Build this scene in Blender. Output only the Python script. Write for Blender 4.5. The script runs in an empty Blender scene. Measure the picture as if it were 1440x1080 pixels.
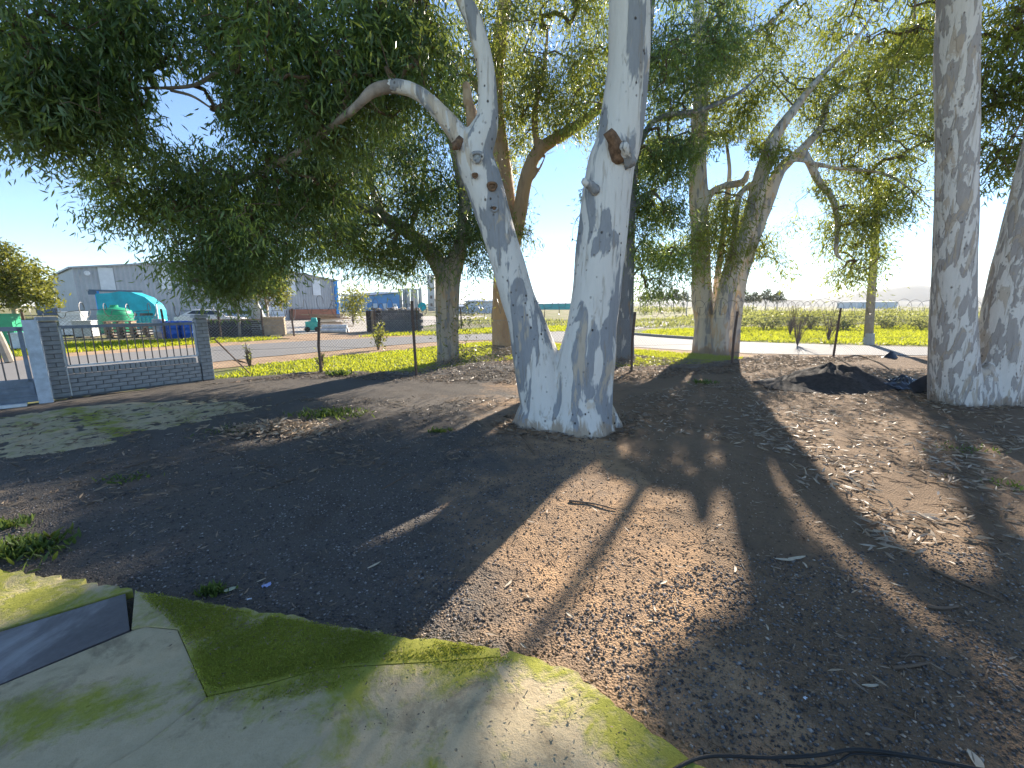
import bpy, bmesh, math, random
import numpy as np
from mathutils import Vector, Matrix

rng = np.random.default_rng(11)
random.seed(5)
S = bpy.context.scene
C = S.collection
# ------------------------------------------------------------------ camera
F, CAMH = 580.0, 1.65
PITCH = math.atan(110.0 / F)
SINP, COSP = math.sin(PITCH), math.cos(PITCH)
cam = bpy.data.cameras.new('camera')
cam.sensor_width = 36.0
cam.lens = F / 1440.0 * 36.0
cam.clip_start, cam.clip_end = 0.05, 20000
camo = bpy.data.objects.new('camera', cam)
C.objects.link(camo)
camo.location = (0, 0, CAMH)
camo.rotation_euler = (math.pi / 2 - PITCH, 0, 0)
S.camera = camo
# ------------------------------------------------------------------ light
SUN_AZ, SUN_EL = math.radians(28.2), math.radians(24.0)
SUN = np.array([math.sin(SUN_AZ) * math.cos(SUN_EL), math.cos(SUN_AZ) * math.cos(SUN_EL), math.sin(SUN_EL)])
W = bpy.data.worlds.new('World')
S.world = W
W.use_nodes = True
wn = W.node_tree
bg = wn.nodes['Background']
sky = wn.nodes.new('ShaderNodeTexSky')
sky.sky_type = 'NISHITA'
sky.sun_disc = False
sky.sun_elevation = SUN_EL
sky.sun_rotation = SUN_AZ
sky.air_density = 1.0
sky.dust_density = 0.0
sky.altitude = 1800
sky.ozone_density = 3.0
wn.links.new(sky.outputs[0], bg.inputs[0])
bg.inputs[1].default_value = 0.095
sl = bpy.data.lights.new('sun', 'SUN')
sl.energy = 5.0
sl.angle = math.radians(0.5)
sl.color = (1.0, 0.9, 0.76)
so = bpy.data.objects.new('sun', sl)
C.objects.link(so)
so.rotation_euler = Vector(-SUN).to_track_quat('-Z', 'Y').to_euler()
so.location = (20, 30, 30)
S.view_settings.view_transform = 'Standard'
S.view_settings.look = 'None'
S.view_settings.gamma = 1
S.view_settings.use_curve_mapping = False
S.view_settings.exposure = 1.56
S.cycles.max_bounces = 6
S.cycles.transparent_max_bounces = 6
S.cycles.volume_bounces = 0
S.cycles.use_denoising = True

# ------------------------------------------------------------------ helpers
def gp(px, py, z=0.0):
    a, b = (px - 720) / F, (py - 540) / F
    t = (CAMH - z) / (COSP * b + SINP)
    return np.array([a * t, t * (COSP - SINP * b), z])

def at(px, py, Y):
    a, b = (px - 720) / F, (py - 540) / F
    t = Y / (COSP - SINP * b)
    return np.array([a * t, Y, CAMH - t * (COSP * b + SINP)])

def proj(p):
    p = np.asarray(p, float)
    d = p[..., 1] * COSP - (p[..., 2] - CAMH) * SINP
    u = p[..., 1] * SINP + (p[..., 2] - CAMH) * COSP
    return 720 + F * p[..., 0] / d, 540 - F * u / d

def in_poly(x, y, poly):
    x, y = np.asarray(x, float), np.asarray(y, float)
    r = np.zeros(x.shape, bool)
    n = len(poly)
    for i in range(n):
        x0, y0 = poly[i][0], poly[i][1]
        x1, y1 = poly[(i + 1) % n][0], poly[(i + 1) % n][1]
        if y0 == y1:
            continue
        c = ((y0 > y) != (y1 > y)) & (x < (x1 - x0) * (y - y0) / (y1 - y0) + x0)
        r ^= c
    return r

def tag(o, label=None, cat=None, group=None, kind=None):
    for k, v in (('label', label), ('category', cat), ('group', group), ('kind', kind)):
        if v:
            o[k] = v
    return o

def empty(name, loc, rz=0.0, **kw):
    o = bpy.data.objects.new(name, None)
    o.empty_display_size = 0.2
    C.objects.link(o)
    o.location = loc
    o.rotation_euler = (0, 0, rz)
    return tag(o, **kw)

def link(name, me, mat, parent=None, **kw):
    o = bpy.data.objects.new(name, me)
    if mat is not None and not me.materials:
        me.materials.append(mat)
    C.objects.link(o)
    if parent is not None:
        o.parent = parent
    return tag(o, **kw)

class MB:
    def __init__(s):
        s.v, s.f = [], []
    def add(s, vs, fs):
        n = len(s.v)
        s.v.extend([tuple(map(float, p)) for p in vs])
        s.f.extend([tuple(i + n for i in f) for f in fs])
        return s
    def box(s, c, d, rz=0.0, taper=1.0, rx=0.0):
        hx, hy, hz = d[0] / 2, d[1] / 2, d[2] / 2
        m = Matrix.Translation(Vector([float(q) for q in c])) @ Matrix.Rotation(rz, 4, 'Z') @ Matrix.Rotation(rx, 4, 'X')
        vs = []
        for z in (-1, 1):
            t = taper if z > 0 else 1.0
            for x, y in ((-1, -1), (1, -1), (1, 1), (-1, 1)):
                vs.append(tuple(m @ Vector((x * hx * t, y * hy * t, z * hz))))
        return s.add(vs, [(3, 2, 1, 0), (4, 5, 6, 7), (0, 1, 5, 4), (1, 2, 6, 5), (2, 3, 7, 6), (3, 0, 4, 7)])
    def prism(s, poly, z0, z1):
        n = len(poly)
        vs = [(p[0], p[1], z0) for p in poly] + [(p[0], p[1], z1) for p in poly]
        fs = [tuple(range(n - 1, -1, -1)), tuple(range(n, 2 * n))]
        fs += [(i, (i + 1) % n, n + (i + 1) % n, n + i) for i in range(n)]
        return s.add(vs, fs)
    def tube(s, pts, rad, n=8, closed=False, cap=True):
        P = np.array([np.asarray(p, float) for p in pts])
        m = len(P)
        R = np.full(m, rad, float) if np.isscalar(rad) else np.asarray(rad, float)
        T = np.gradient(P, axis=0) if not closed else np.roll(P, -1, 0) - np.roll(P, 1, 0)
        T /= np.linalg.norm(T, axis=1, keepdims=True) + 1e-9
        ref = np.array([0, 0, 1.0]) if abs(T[0][2]) < 0.9 else np.array([1.0, 0, 0])
        vs = []
        for i in range(m):
            u = ref - T[i] * ref.dot(T[i])
            u /= np.linalg.norm(u) + 1e-9
            ref = u
            w = np.cross(T[i], u)
            for k in range(n):
                a = 2 * math.pi * k / n
                vs.append(P[i] + R[i] * (math.cos(a) * u + math.sin(a) * w))
        fs = []
        for i in range(m if closed else m - 1):
            j = (i + 1) % m
            for k in range(n):
                l = (k + 1) % n
                fs.append((i * n + k, i * n + l, j * n + l, j * n + k))
        if cap and not closed:
            fs.append(tuple(range(n - 1, -1, -1)))
            fs.append(tuple((m - 1) * n + k for k in range(n)))
        return s.add(vs, fs)
    def mesh(s, name, off=None, smooth=False):
        me = bpy.data.meshes.new(name)
        v = s.v
        if off is not None:
            v = [(p[0] - off[0], p[1] - off[1], p[2] - off[2]) for p in v]
        me.from_pydata(v, [], s.f)
        if smooth:
            me.shade_smooth()
        return me
    def build(s, name, mat, parent=None, off=None, smooth=False, **kw):
        return link(name, s.mesh(name, off, smooth), mat, parent, **kw)

def spline(pts, k=6):
    """Catmull-Rom through points (any dimension)."""
    P = np.array([np.asarray(p, float) for p in pts])
    Q = np.vstack([2 * P[0] - P[1], P, 2 * P[-1] - P[-2]])
    out = []
    for i in range(1, len(Q) - 2):
        for t in np.linspace(0, 1, k, endpoint=False):
            a, b, c, d = Q[i - 1], Q[i], Q[i + 1], Q[i + 2]
            out.append(0.5 * (2 * b + (c - a) * t + (2 * a - 5 * b + 4 * c - d) * t ** 2 + (3 * b - a - 3 * c + d) * t ** 3))
    out.append(P[-1])
    return np.array(out)

def wob(x, y, s=1.0, ph=0.0):
    """smooth pseudo noise about -1..1"""
    x, y = np.asarray(x) * s, np.asarray(y) * s
    return (np.sin(1.7 * x + 2.3 * y + ph) + np.sin(-2.9 * x + 1.3 * y + 1.7 + ph * 2) + np.sin(3.7 * x + 4.1 * y + 0.6 + ph)
            + np.sin(5.3 * x - 4.7 * y + 2.2 + ph)) / 4

# ------------------------------------------------------------------ materials
MATS = {}
class NT:
    def __init__(s, name):
        s.m = bpy.data.materials.new(name)
        s.m.use_nodes = True
        s.t = s.m.node_tree
        s.b = s.t.nodes['Principled BSDF']
        s.out = s.t.nodes['Material Output']
        MATS[name] = s.m
    def n(s, typ, **kw):
        nd = s.t.nodes.new('ShaderNode' + typ)
        for k, v in kw.items():
            if k in nd.inputs.keys():
                nd.inputs[k].default_value = v
            else:
                setattr(nd, k, v)
        return nd
    def l(s, a, b):
        s.t.links.new(a, b)
    def coord(s, scale=(1, 1, 1), world=False):
        mp = s.n('Mapping')
        mp.inputs['Scale'].default_value = scale
        if world:
            s.l(s.n('NewGeometry').outputs['Position'], mp.inputs['Vector'])
        else:
            s.l(s.n('TexCoord').outputs['Object'], mp.inputs['Vector'])
        return mp.outputs[0]
    def noise(s, co, scale, detail=4, rough=0.6, dist=0.0):
        nd = s.n('TexNoise', Scale=scale, Detail=detail, Roughness=rough, Distortion=dist)
        s.l(co, nd.inputs['Vector'])
        return nd.outputs['Fac']
    def ramp(s, fac, stops, interp='LINEAR'):
        r = s.n('ValToRGB')
        r.color_ramp.interpolation = interp
        el = r.color_ramp.elements
        while len(el) < len(stops):
            el.new(0.5)
        for e, (p, c) in zip(el, stops):
            e.position = p
            e.color = (c, c, c, 1) if np.isscalar(c) else (*c, 1)
        s.l(fac, r.inputs[0])
        return r.outputs[0]
    def mix(s, fac, a, b, mode='MIX'):
        m = s.n('MixRGB', blend_type=mode)
        for i, v in ((0, fac), (1, a), (2, b)):
            if hasattr(v, 'links'):
                s.l(v, m.inputs[i])
            else:
                m.inputs[i].default_value = v if np.isscalar(v) else (*v, 1)
        return m.outputs[0]
    def math(s, op, a, b=0.0):
        m = s.n('Math', operation=op)
        for i, v in ((0, a), (1, b)):
            if hasattr(v, 'links'):
                s.l(v, m.inputs[i])
            else:
                m.inputs[i].default_value = v
        return m.outputs[0]
    def bump(s, h, strength=0.5, dist=0.02):
        b = s.n('Bump', Strength=strength, Distance=dist)
        s.l(h, b.inputs['Height'])
        s.l(b.outputs[0], s.b.inputs['Normal'])
    def col(s, c):
        if hasattr(c, 'links'):
            s.l(c, s.b.inputs['Base Color'])
        else:
            s.b.inputs['Base Color'].default_value = (*c, 1)
        return s
    def pr(s, rough=0.7, metal=0.0, spec=0.5):
        s.b.inputs['Roughness'].default_value = rough
        s.b.inputs['Metallic'].default_value = metal
        s.b.inputs['Specular IOR Level'].default_value = spec
        return s

def simple(name, c, rough=0.7, metal=0.0, var=0.25, scale=6.0, spec=0.4, bump=0.0):
    m = NT(name)
    co = m.coord()
    f = m.noise(co, scale, 5, 0.65)
    lo = tuple(max(0, q * (1 - var)) for q in c)
    hi = tuple(min(1, q * (1 + var)) for q in c)
    m.col(m.ramp(f, [(0.3, lo), (0.7, hi)])).pr(rough, metal, spec)
    if bump:
        m.bump(m.noise(co, scale * 6, 4), bump, 0.01)
    return m.m

def leaf_mat(name, dark, light, trans, tfac=0.45, rough=0.45):
    m = NT(name)
    a = m.n('Attribute', attribute_name='v')
    c = m.ramp(a.outputs['Fac'], [(0.0, dark), (0.75, light), (1.0, tuple(0.5 * p + 0.5 * q for p, q in zip(light, trans)))])
    m.col(c).pr(rough, 0, 0.5)
    t = m.n('BsdfTranslucent')
    tc = m.mix(0.65, c, trans)
    m.l(tc, t.inputs[0])
    mx = m.n('MixShader')
    mx.inputs[0].default_value = tfac
    m.l(m.b.outputs[0], mx.inputs[1])
    m.l(t.outputs[0], mx.inputs[2])
    m.l(mx.outputs[0], m.out.inputs[0])
    return m.m

def bark(name, pale, grey, tan, brown, g_lo=0.52, spots=0.0, t_lo=0.6, seed=0.0, sc=1.0):
    m = NT(name)
    co = m.coord((1.0 * sc, 1.0 * sc, 0.26 * sc))
    mp = m.n('Mapping')
    mp.inputs['Location'].default_value = (seed, seed * 1.7, seed * .6)
    m.l(co, mp.inputs[0])
    co = mp.outputs[0]
    n1 = m.noise(co, 4.2, 5, 0.55, 0.5)
    n2 = m.noise(co, 3.1, 5, 0.6, 0.9)
    co3 = m.coord((1, 1, .3))
    n3 = m.noise(co3, 6.0, 6, 0.65, 1.2)
    fine = m.noise(m.coord((1, 1, 0.2)), 30, 5, 0.7)
    base = m.mix(fine, tuple(q * .82 for q in pale), pale)
    g = m.ramp(n1, [(g_lo, 0.0), (g_lo + 0.025, 1.0)])
    gcol = m.mix(fine, tuple(q * .75 for q in grey), tuple(min(1, q * 1.2) for q in grey))
    c = m.mix(g, base, gcol)
    t = m.ramp(n2, [(t_lo, 0.0), (t_lo + 0.04, 0.75)])
    c = m.mix(t, c, tan)
    b = m.ramp(n3, [(0.66, 0.0), (0.70, 0.9)])
    c = m.mix(b, c, brown)
    st = m.noise(m.coord((1, 1, .07)), 22, 4, .6, .3)
    c = m.mix(m.math('MULTIPLY', m.ramp(st, [(.60, 0.0), (.66, 1.0)]), .45), c, tuple(q * .55 for q in tan))
    sep = m.n('SeparateXYZ')
    m.l(m.coord(), sep.inputs[0])
    col_ = m.math('ADD', m.math('MULTIPLY', sep.outputs[2], -1.6), m.math('MULTIPLY', n3, 1.5))
    c = m.mix(m.ramp(col_, [(.42, 0.0), (.58, .85)]), c, m.mix(fine, brown, tan))
    h = m.math('ADD', m.math('ADD', m.math('MULTIPLY', g, 0.6), m.math('MULTIPLY', t, 0.4)), m.math('MULTIPLY', fine, 0.5))
    h = m.math('SUBTRACT', h, m.math('MULTIPLY', m.ramp(st, [(.56, 0.0), (.66, 1.0)]), .4))
    if spots:
        vo = m.n('TexVoronoi', Scale=13.0, Randomness=1.0)
        m.l(m.coord((1, 1, .8)), vo.inputs['Vector'])
        keep = m.ramp(m.noise(m.coord(), 2.4, 3), [(0.46, 0.0), (0.6, 1.0)])
        sp = m.math('MULTIPLY', m.ramp(vo.outputs['Distance'], [(0.12, 1.0), (0.2, 0.0)]), m.math('MULTIPLY', keep, spots))
        c = m.mix(sp, c, (0.045, 0.032, 0.025))
        h = m.math('SUBTRACT', h, sp)
    m.col(c).pr(0.75, 0, 0.25)
    m.bump(h, 0.9, 0.014)
    return m.m

M_bark1 = bark('bark_pale_blue_grey', (0.76, 0.72, 0.67), (0.30, 0.305, 0.32), (0.56, 0.45, 0.33), (0.17, 0.11, 0.075), 0.515, 0.9, 0.575, 0.0, .85)
M_bark2 = bark('bark_mottled', (0.76, 0.70, 0.645), (0.40, 0.355, 0.33), (0.48, 0.38, 0.29), (0.13, 0.09, 0.065), 0.50, 0.6, 0.55, 3.3, 2.3)
M_bark3 = bark('bark_orange', (0.50, 0.33, 0.19), (0.42, 0.27, 0.16), (0.56, 0.42, 0.28), (0.30, 0.17, 0.09), 0.55, 0.0, 0.6, 5.1)
M_bark4 = bark('bark_tan_grey', (0.46, 0.40, 0.32), (0.27, 0.26, 0.25), (0.42, 0.30, 0.19), (0.15, 0.10, 0.07), 0.50, 0.3, 0.55, 7.7, 1.4)
M_bark5 = bark('bark_dark_grey', (0.50, 0.47, 0.44), (0.19, 0.195, 0.21), (0.28, 0.2, 0.14), (0.10, 0.07, 0.05), 0.42, 0.2, 0.6, 9.1, 1.2)
M_bark6 = bark('bark_stone_patches', (0.60, 0.54, 0.46), (0.31, 0.30, 0.30), (0.52, 0.36, 0.21), (0.16, 0.11, 0.08), 0.53, 0.35, 0.56, 12.4, 1.5)
M_twig = simple('twig_bark', (0.16, 0.11, 0.075), 0.85)
M_wound = simple('wound_wood', (0.17, 0.10, 0.06), 0.9, var=0.6, scale=20, bump=0.5)
M_hole = simple('knot_heart', (0.32, 0.33, 0.33), 0.85, var=0.5, scale=16)
M_leafA = leaf_mat('gum_leaf', (0.028, 0.068, 0.036), (0.10, 0.19, 0.08), (0.42, 0.50, 0.06), 0.42, .36)
M_leafB = leaf_mat('gum_leaf_olive', (0.030, 0.062, 0.026), (0.11, 0.175, 0.055), (0.50, 0.52, 0.06), 0.5, .38)
M_leafY = leaf_mat('yellow_green_leaf', (0.05, 0.075, 0.018), (0.15, 0.17, 0.035), (0.42, 0.40, 0.05), 0.4)
M_grass = leaf_mat('grass_blade', (0.11, 0.16, 0.014), (0.25, 0.31, 0.024), (0.66, 0.66, 0.03), 0.55, 0.5)
M_weed = leaf_mat('weed_leaf', (0.035, 0.075, 0.015), (0.09, 0.14, 0.03), (0.25, 0.32, 0.05), 0.35, 0.5)
M_shrub = leaf_mat('scrub_leaf', (0.10, 0.12, 0.04), (0.22, 0.24, 0.08), (0.45, 0.45, 0.12), 0.5, 0.6)
M_far = leaf_mat('far_foliage', (0.045, 0.06, 0.035), (0.08, 0.10, 0.05), (0.2, 0.2, 0.08), 0.3, 0.7)
M_litter = leaf_mat('dry_leaf', (0.06, 0.04, 0.028), (0.34, 0.25, 0.17), (0.62, 0.55, 0.45), 0.12, 0.6)
M_pale_leaf = simple('pale_fallen_leaf', (0.62, 0.52, 0.38), 0.6, scale=14)

def attr(me, name, vals, domain):
    a = me.attributes.new(name, 'FLOAT', domain)
    a.data.foreach_set('value', np.asarray(vals, np.float32))

def np_mesh(name, verts, loops, totals):
    me = bpy.data.meshes.new(name)
    verts = np.asarray(verts, np.float32)
    me.vertices.add(len(verts))
    me.vertices.foreach_set('co', verts.ravel())
    loops = np.asarray(loops, np.int32).ravel()
    totals = np.asarray(totals, np.int32)
    me.loops.add(len(loops))
    me.loops.foreach_set('vertex_index', loops)
    me.polygons.add(len(totals))
    st = np.zeros(len(totals), np.int32)
    st[1:] = np.cumsum(totals)[:-1]
    me.polygons.foreach_set('loop_start', st)
    me.polygons.foreach_set('loop_total', totals)
    me.update(calc_edges=True)
    return me

def norm(a):
    return a / (np.linalg.norm(a, axis=-1, keepdims=True) + 1e-9)

def leaves_mesh(name, P, D, L, Wd, val, fine=True, off=(0, 0, 0), bend=0.25):
    """blades with base P, direction D, length L, width Wd; val drives the colour of each"""
    n = len(P)
    P = P - np.asarray(off)
    D = norm(D)
    side = norm(np.cross(D, norm(rng.normal(size=(n, 3)))))
    nor = np.cross(D, side)
    L, Wd = L[:, None], Wd[:, None]
    B = nor * L * rng.normal(0, bend, (n, 1))
    if fine:
        q = lambda t: P + D * L * t + B * t * t
        vs = np.stack([q(0), q(.35) - side * Wd * .5, q(.35) + side * Wd * .5, q(.7) - side * Wd * .33, q(.7) + side * Wd * .33, q(1)], 1)
        base = (np.arange(n) * 6)[:, None]
        lp = base + np.array([[0, 2, 1, 1, 2, 4, 3, 3, 4, 5]])
        me = np_mesh(name, vs.reshape(-1, 3), lp, np.tile([3, 4, 3], n))
        attr(me, 'v', np.repeat(val, 3), 'FACE')
    else:
        vs = np.stack([P, P + D * L * .45 + side * Wd * .5, P + D * L + B, P + D * L * .45 - side * Wd * .5], 1)
        lp = (np.arange(n) * 4)[:, None] + np.array([[0, 1, 2, 3]])
        me = np_mesh(name, vs.reshape(-1, 3), lp, np.full(n, 4))
        attr(me, 'v', val, 'FACE')
    return me

# ground areas that the photograph shows in sunlight: crowns keep open gaps towards the sun above them
LIT = [[gp(*p)[:2] for p in poly] for poly in (
    [(650, 800), (795, 675), (900, 688), (1030, 718), (1120, 780), (1020, 850), (930, 890), (850, 950), (930, 1040), (900, 1079), (690, 1079), (650, 1000), (700, 940), (600, 890)],
    [(1075, 640), (1200, 650), (1440, 770), (1440, 930), (1260, 850), (1140, 740)],
    [(1060, 575), (1180, 590), (1180, 640), (1090, 630)], [(1200, 590), (1290, 588), (1280, 640), (1210, 640)],
    [(520, 760), (600, 690), (655, 686), (560, 755)], [(330, 625), (440, 592), (470, 600), (400, 620)],
    [(515, 886), (600, 898), (702, 912), (690, 946), (520, 936)], [(630, 610), (700, 575), (735, 575), (700, 612)])]

def sun_gate(P, keep=0.04):
    G = P - SUN[None, :] * (P[:, 2] / SUN[2])[:, None]
    hit = np.zeros(len(P), bool)
    for pl in LIT:
        hit |= in_poly(G[:, 0], G[:, 1], pl)
    return ~hit | (rng.random(len(P)) < keep)

NO_LEAF = [[(742, 210), (818, 205), (830, 260), (800, 440), (725, 440), (748, 330)], [(200, 108), (302, 108), (300, 195), (225, 212)], [(1040, 250), (1060, 250), (1060, 430), (1040, 430)], [(1095, 290), (1160, 310), (1160, 430), (1060, 430), (1060, 380)], [(1255, 330), (1310, 310), (1310, 430), (1255, 430)]]
def shade_clumps(px_poly, n, y0, y1, xmax=2000, xmin=-2000):
    """places in a crown, at the depths y0..y1, where foliage is added to shade that patch of ground"""
    poly = [tuple(gp(*p)[:2]) for p in px_poly]
    lo, hi = np.min(poly, 0), np.max(poly, 0)
    q = rng.uniform(lo, hi, (n * 12, 2))
    q = q[in_poly(q[:, 0], q[:, 1], poly)][:n]
    Y = rng.uniform(y0, y1, len(q))
    t = (Y - q[:, 1]) / SUN[1]
    P = np.column_stack([q, np.zeros(len(q))]) + t[:, None] * SUN
    u, v = proj(P)
    ok = (v < 400) & (u < xmax) & (u > xmin)
    for pl in NO_LEAF:
        ok &= ~in_poly(u, v, pl)
    return P[ok]

def remesh(mb, voxel, off, lump=0.0):
    me = mb.mesh('tmp')
    o = bpy.data.objects.new('tmp', me)
    C.objects.link(o)
    r = o.modifiers.new('r', 'REMESH')
    r.mode = 'VOXEL'
    r.voxel_size = voxel
    s = o.modifiers.new('s', 'SMOOTH')
    s.factor, s.iterations = 0.5, 6
    dg = bpy.context.evaluated_depsgraph_get()
    out = bpy.data.meshes.new_from_object(o.evaluated_get(dg))
    bpy.data.objects.remove(o)
    n = len(out.vertices)
    co = np.empty(n * 3, np.float32)
    out.vertices.foreach_get('co', co)
    co = co.reshape(-1, 3)
    if lump:
        nv = np.empty(n * 3, np.float32)
        out.vertex_normals.foreach_get('vector', nv)
        nv = nv.reshape(-1, 3)
        ph = co[:, 2] * 0.8
        d = wob(co[:, 0] * 3 + ph, co[:, 1] * 3 - ph, 1.0) + 0.5 * wob(co[:, 0] * 7 + co[:, 2] * 1.1, co[:, 1] * 7 + co[:, 2], 1.0, 2.0)
        co = co + nv * (d * lump)[:, None]
    co = co - np.asarray(off, np.float32)
    out.vertices.foreach_set('co', co.astype(np.float32).ravel())
    out.shade_smooth()
    out.update()
    return out

def stem(rows, Y, mb, skel, n=14, k=1.0):
    """rows: (px, py, half width px[, Y]); follows the photograph's outline at distance Y"""
    pts = []
    for r in rows:
        y = r[3] if len(r) > 3 else Y
        p = at(r[0], r[1], y)
        pts.append([*p, k * r[2] * y / F / math.hypot(1, (min(r[0], 1440) - 720) / F)])   # off-axis stretch taken out
    q = spline(pts, 5)
    mb.tube(q[:, :3], np.maximum(q[:, 3], 0.008), n)
    skel.append(q)
    return q

def crown(root, skel, blobs, mat, k, L, fine, off, min_r=0.006, spread=0.17, tmat=None, gate=True, wide=0.17, extra=None):
    cs, vs = [], []
    for b in blobs:
        px, py, Y, r, n = b[:5]
        c = at(px, py, Y)
        ns_ = max(2, n // 6)
        q = norm(rng.normal(size=(ns_, 3))) * (rng.random((ns_, 1)) ** 0.45)
        q = q * np.array([r, r * 1.25, r * 0.85]) + c
        si_ = rng.integers(0, ns_, n)
        q = q[si_] + rng.normal(size=(n, 3)) * np.array([.2, .2, .17]) * (1 if r < 1 else 1.25)
        cs.append(q)
        vs.append((np.where(rng.random(ns_) < .12, .9, rng.uniform(.08, .68, ns_)))[si_])
    if extra is not None:
        cs.append(extra)
        vs.append(rng.uniform(.25, .6, len(extra)))
    Cn = np.vstack(cs)
    V = np.concatenate(vs)
    u_, v_ = proj(Cn)
    u_, v_ = u_ + 26 * wob(u_, v_, .035) + rng.normal(0, 8, len(u_)), v_ + 22 * wob(u_, v_, .041, 2) + rng.normal(0, 8, len(u_))
    gap = np.zeros(len(Cn), bool)
    for pl in NO_LEAF[:2]:
        gap |= in_poly(u_, v_, pl)
    Cn, V = Cn[~gap], V[~gap]
    if gate:
        m = sun_gate(Cn, .1)
        Cn, V = Cn[m], V[m]
    m = Cn[:, 2] > 0.5
    Cn, V = Cn[m], V[m]
    # branchwork: every spray joins the nearest branch already there
    nodes = np.vstack([s[:, :3] for s in skel])
    ns = len(nodes)
    d0 = np.array([np.min(((nodes - c) ** 2).sum(1)) for c in Cn])
    order = np.argsort(d0)
    allp = np.vstack([nodes, np.zeros((len(Cn), 3))])
    par = np.full(ns + len(Cn), -1)
    cnt = ns
    for i in order:
        d = ((allp[:cnt] - Cn[i]) ** 2).sum(1)
        par[cnt] = int(np.argmin(d))
        allp[cnt] = Cn[i]
        cnt += 1
    w = np.zeros(cnt)
    for i in range(cnt - 1, ns - 1, -1):
        w[i] += 1
        if par[i] >= ns:
            w[par[i]] += w[i]
    mb = MB()
    for i in range(ns, cnt):
        a, b = allp[par[i]], allp[i]
        r1 = min(min_r * w[i] ** 0.5, 0.07)
        r0 = r1 * 1.15
        ln = np.linalg.norm(b - a)
        mid = (a + b) / 2 + rng.normal(0, 0.09, 3) * ln + np.array([0, 0, 0.05 * ln])
        mb.tube([a, mid, b], [r0, (r0 + r1) / 2, r1], 3 if r1 < .015 else 5, cap=False)
    mb.build('branchwork', tmat or M_twig, root, off, smooth=True, kind='stuff')
    n = len(Cn)
    kk = np.repeat(np.arange(n), k)
    offv = rng.normal(size=(n * k, 3)) * np.array([spread, spread, spread * 0.9])
    P = Cn[kk] + offv
    P[:, 2] -= 0.5 * np.hypot(offv[:, 0], offv[:, 1])
    hor = offv.copy()
    hor[:, 2] = 0
    D = rng.normal(0, 0.5, (n * k, 3)) + np.array([0, 0, -0.8]) + hor * 1.6
    Ls = L * rng.uniform(0.65, 1.25, n * k)
    val = np.clip(V[kk] + rng.normal(0, 0.13, n * k), 0, 1)
    m = sun_gate(P, .02) & sun_gate(P + norm(D) * Ls[:, None], .02) if gate else np.ones(len(P), bool)
    u_, v_ = proj(P + norm(D) * Ls[:, None] * .5)
    u_, v_ = u_ + 26 * wob(u_, v_, .035) + rng.normal(0, 9, len(u_)), v_ + 22 * wob(u_, v_, .041, 2) + rng.normal(0, 9, len(u_))
    for pl in NO_LEAF[:2]:
        m &= ~in_poly(u_, v_, pl) | (rng.random(len(P)) < .04)
    P, D, Ls, val = P[m], D[m], Ls[m], val[m]
    me = leaves_mesh('crown', P, D, Ls, Ls * wide * rng.uniform(.8, 1.25, len(P)), val, fine, off)
    return link('crown', me, mat, root)

# ================================================================== SETTING
def ground_material():
    m = NT('scrub_ground')
    co = m.coord(world=True)
    a = m.noise(co, 0.35, 6, 0.6, 0.4)
    b = m.noise(co, 5.0, 6, 0.7)
    grn = m.mix(b, (0.075, 0.10, 0.02), (0.20, 0.215, 0.05))
    dry = m.mix(b, (0.20, 0.155, 0.10), (0.36, 0.29, 0.20))
    m.col(m.mix(m.ramp(a, [(0.46, 0.0), (0.58, 1.0)]), grn, dry)).pr(0.95, 0, 0.1)
    m.bump(b, 0.6, 0.05)
    return m.m

def soil_material():
    m = NT('gravelly_soil')
    co = m.coord(world=True)
    big = m.noise(co, 0.55, 5, 0.6, 0.3)
    mid = m.noise(co, 5.0, 6, 0.7)
    fine = m.noise(co, 70, 4, 0.75)
    vo = m.n('TexVoronoi', Scale=85.0)
    m.l(co, vo.inputs['Vector'])
    red = m.mix(mid, (0.32, 0.20, 0.115), (0.60, 0.39, 0.225))
    grav = m.mix(fine, (0.08, 0.07, 0.062), (0.21, 0.185, 0.16))
    sep = m.n('SeparateXYZ')
    m.l(co, sep.inputs[0])
    # red sandy soil shows to the right of the big tree, grey gravel lies to its left
    g = m.math('MULTIPLY', m.math('ADD', sep.outputs[0], 0.4), 0.16)
    sel = m.math('ADD', m.math('ADD', g, m.math('MULTIPLY', mid, 0.35)), m.math('MULTIPLY', big, 0.9))
    c = m.mix(m.ramp(sel, [(0.58, 0.0), (0.86, 1.0)]), grav, red)
    c = m.mix(m.ramp(vo.outputs['Distance'], [(0.1, 0.35), (0.3, 0.0)]), c, (0.05, 0.045, 0.045))
    hx = m.math('ADD', m.math('MULTIPLY', sep.outputs[0], .42), m.math('MULTIPLY', big, 1.0))
    c = m.mix(m.ramp(hx, [(.95, 0.0), (1.45, .72)]), c, m.mix(m.noise(co, 28, 6, .75), (0.07, 0.052, 0.038), (0.24, 0.175, 0.12)))
    hum = m.ramp(m.noise(co, 1.1, 6, 0.65, 0.6), [(0.54, 0.0), (0.68, 0.5)])
    c = m.mix(hum, c, m.mix(fine, (0.05, 0.038, 0.03), (0.13, 0.10, 0.075)))
    m.col(c).pr(0.93, 0, 0.15)
    h = m.math('ADD', m.math('MULTIPLY', fine, 0.6), m.math('ADD', m.math('MULTIPLY', mid, 1.2), m.math('MULTIPLY', vo.outputs['Distance'], 0.6)))
    m.bump(h, 0.8, 0.025)
    return m.m

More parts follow.
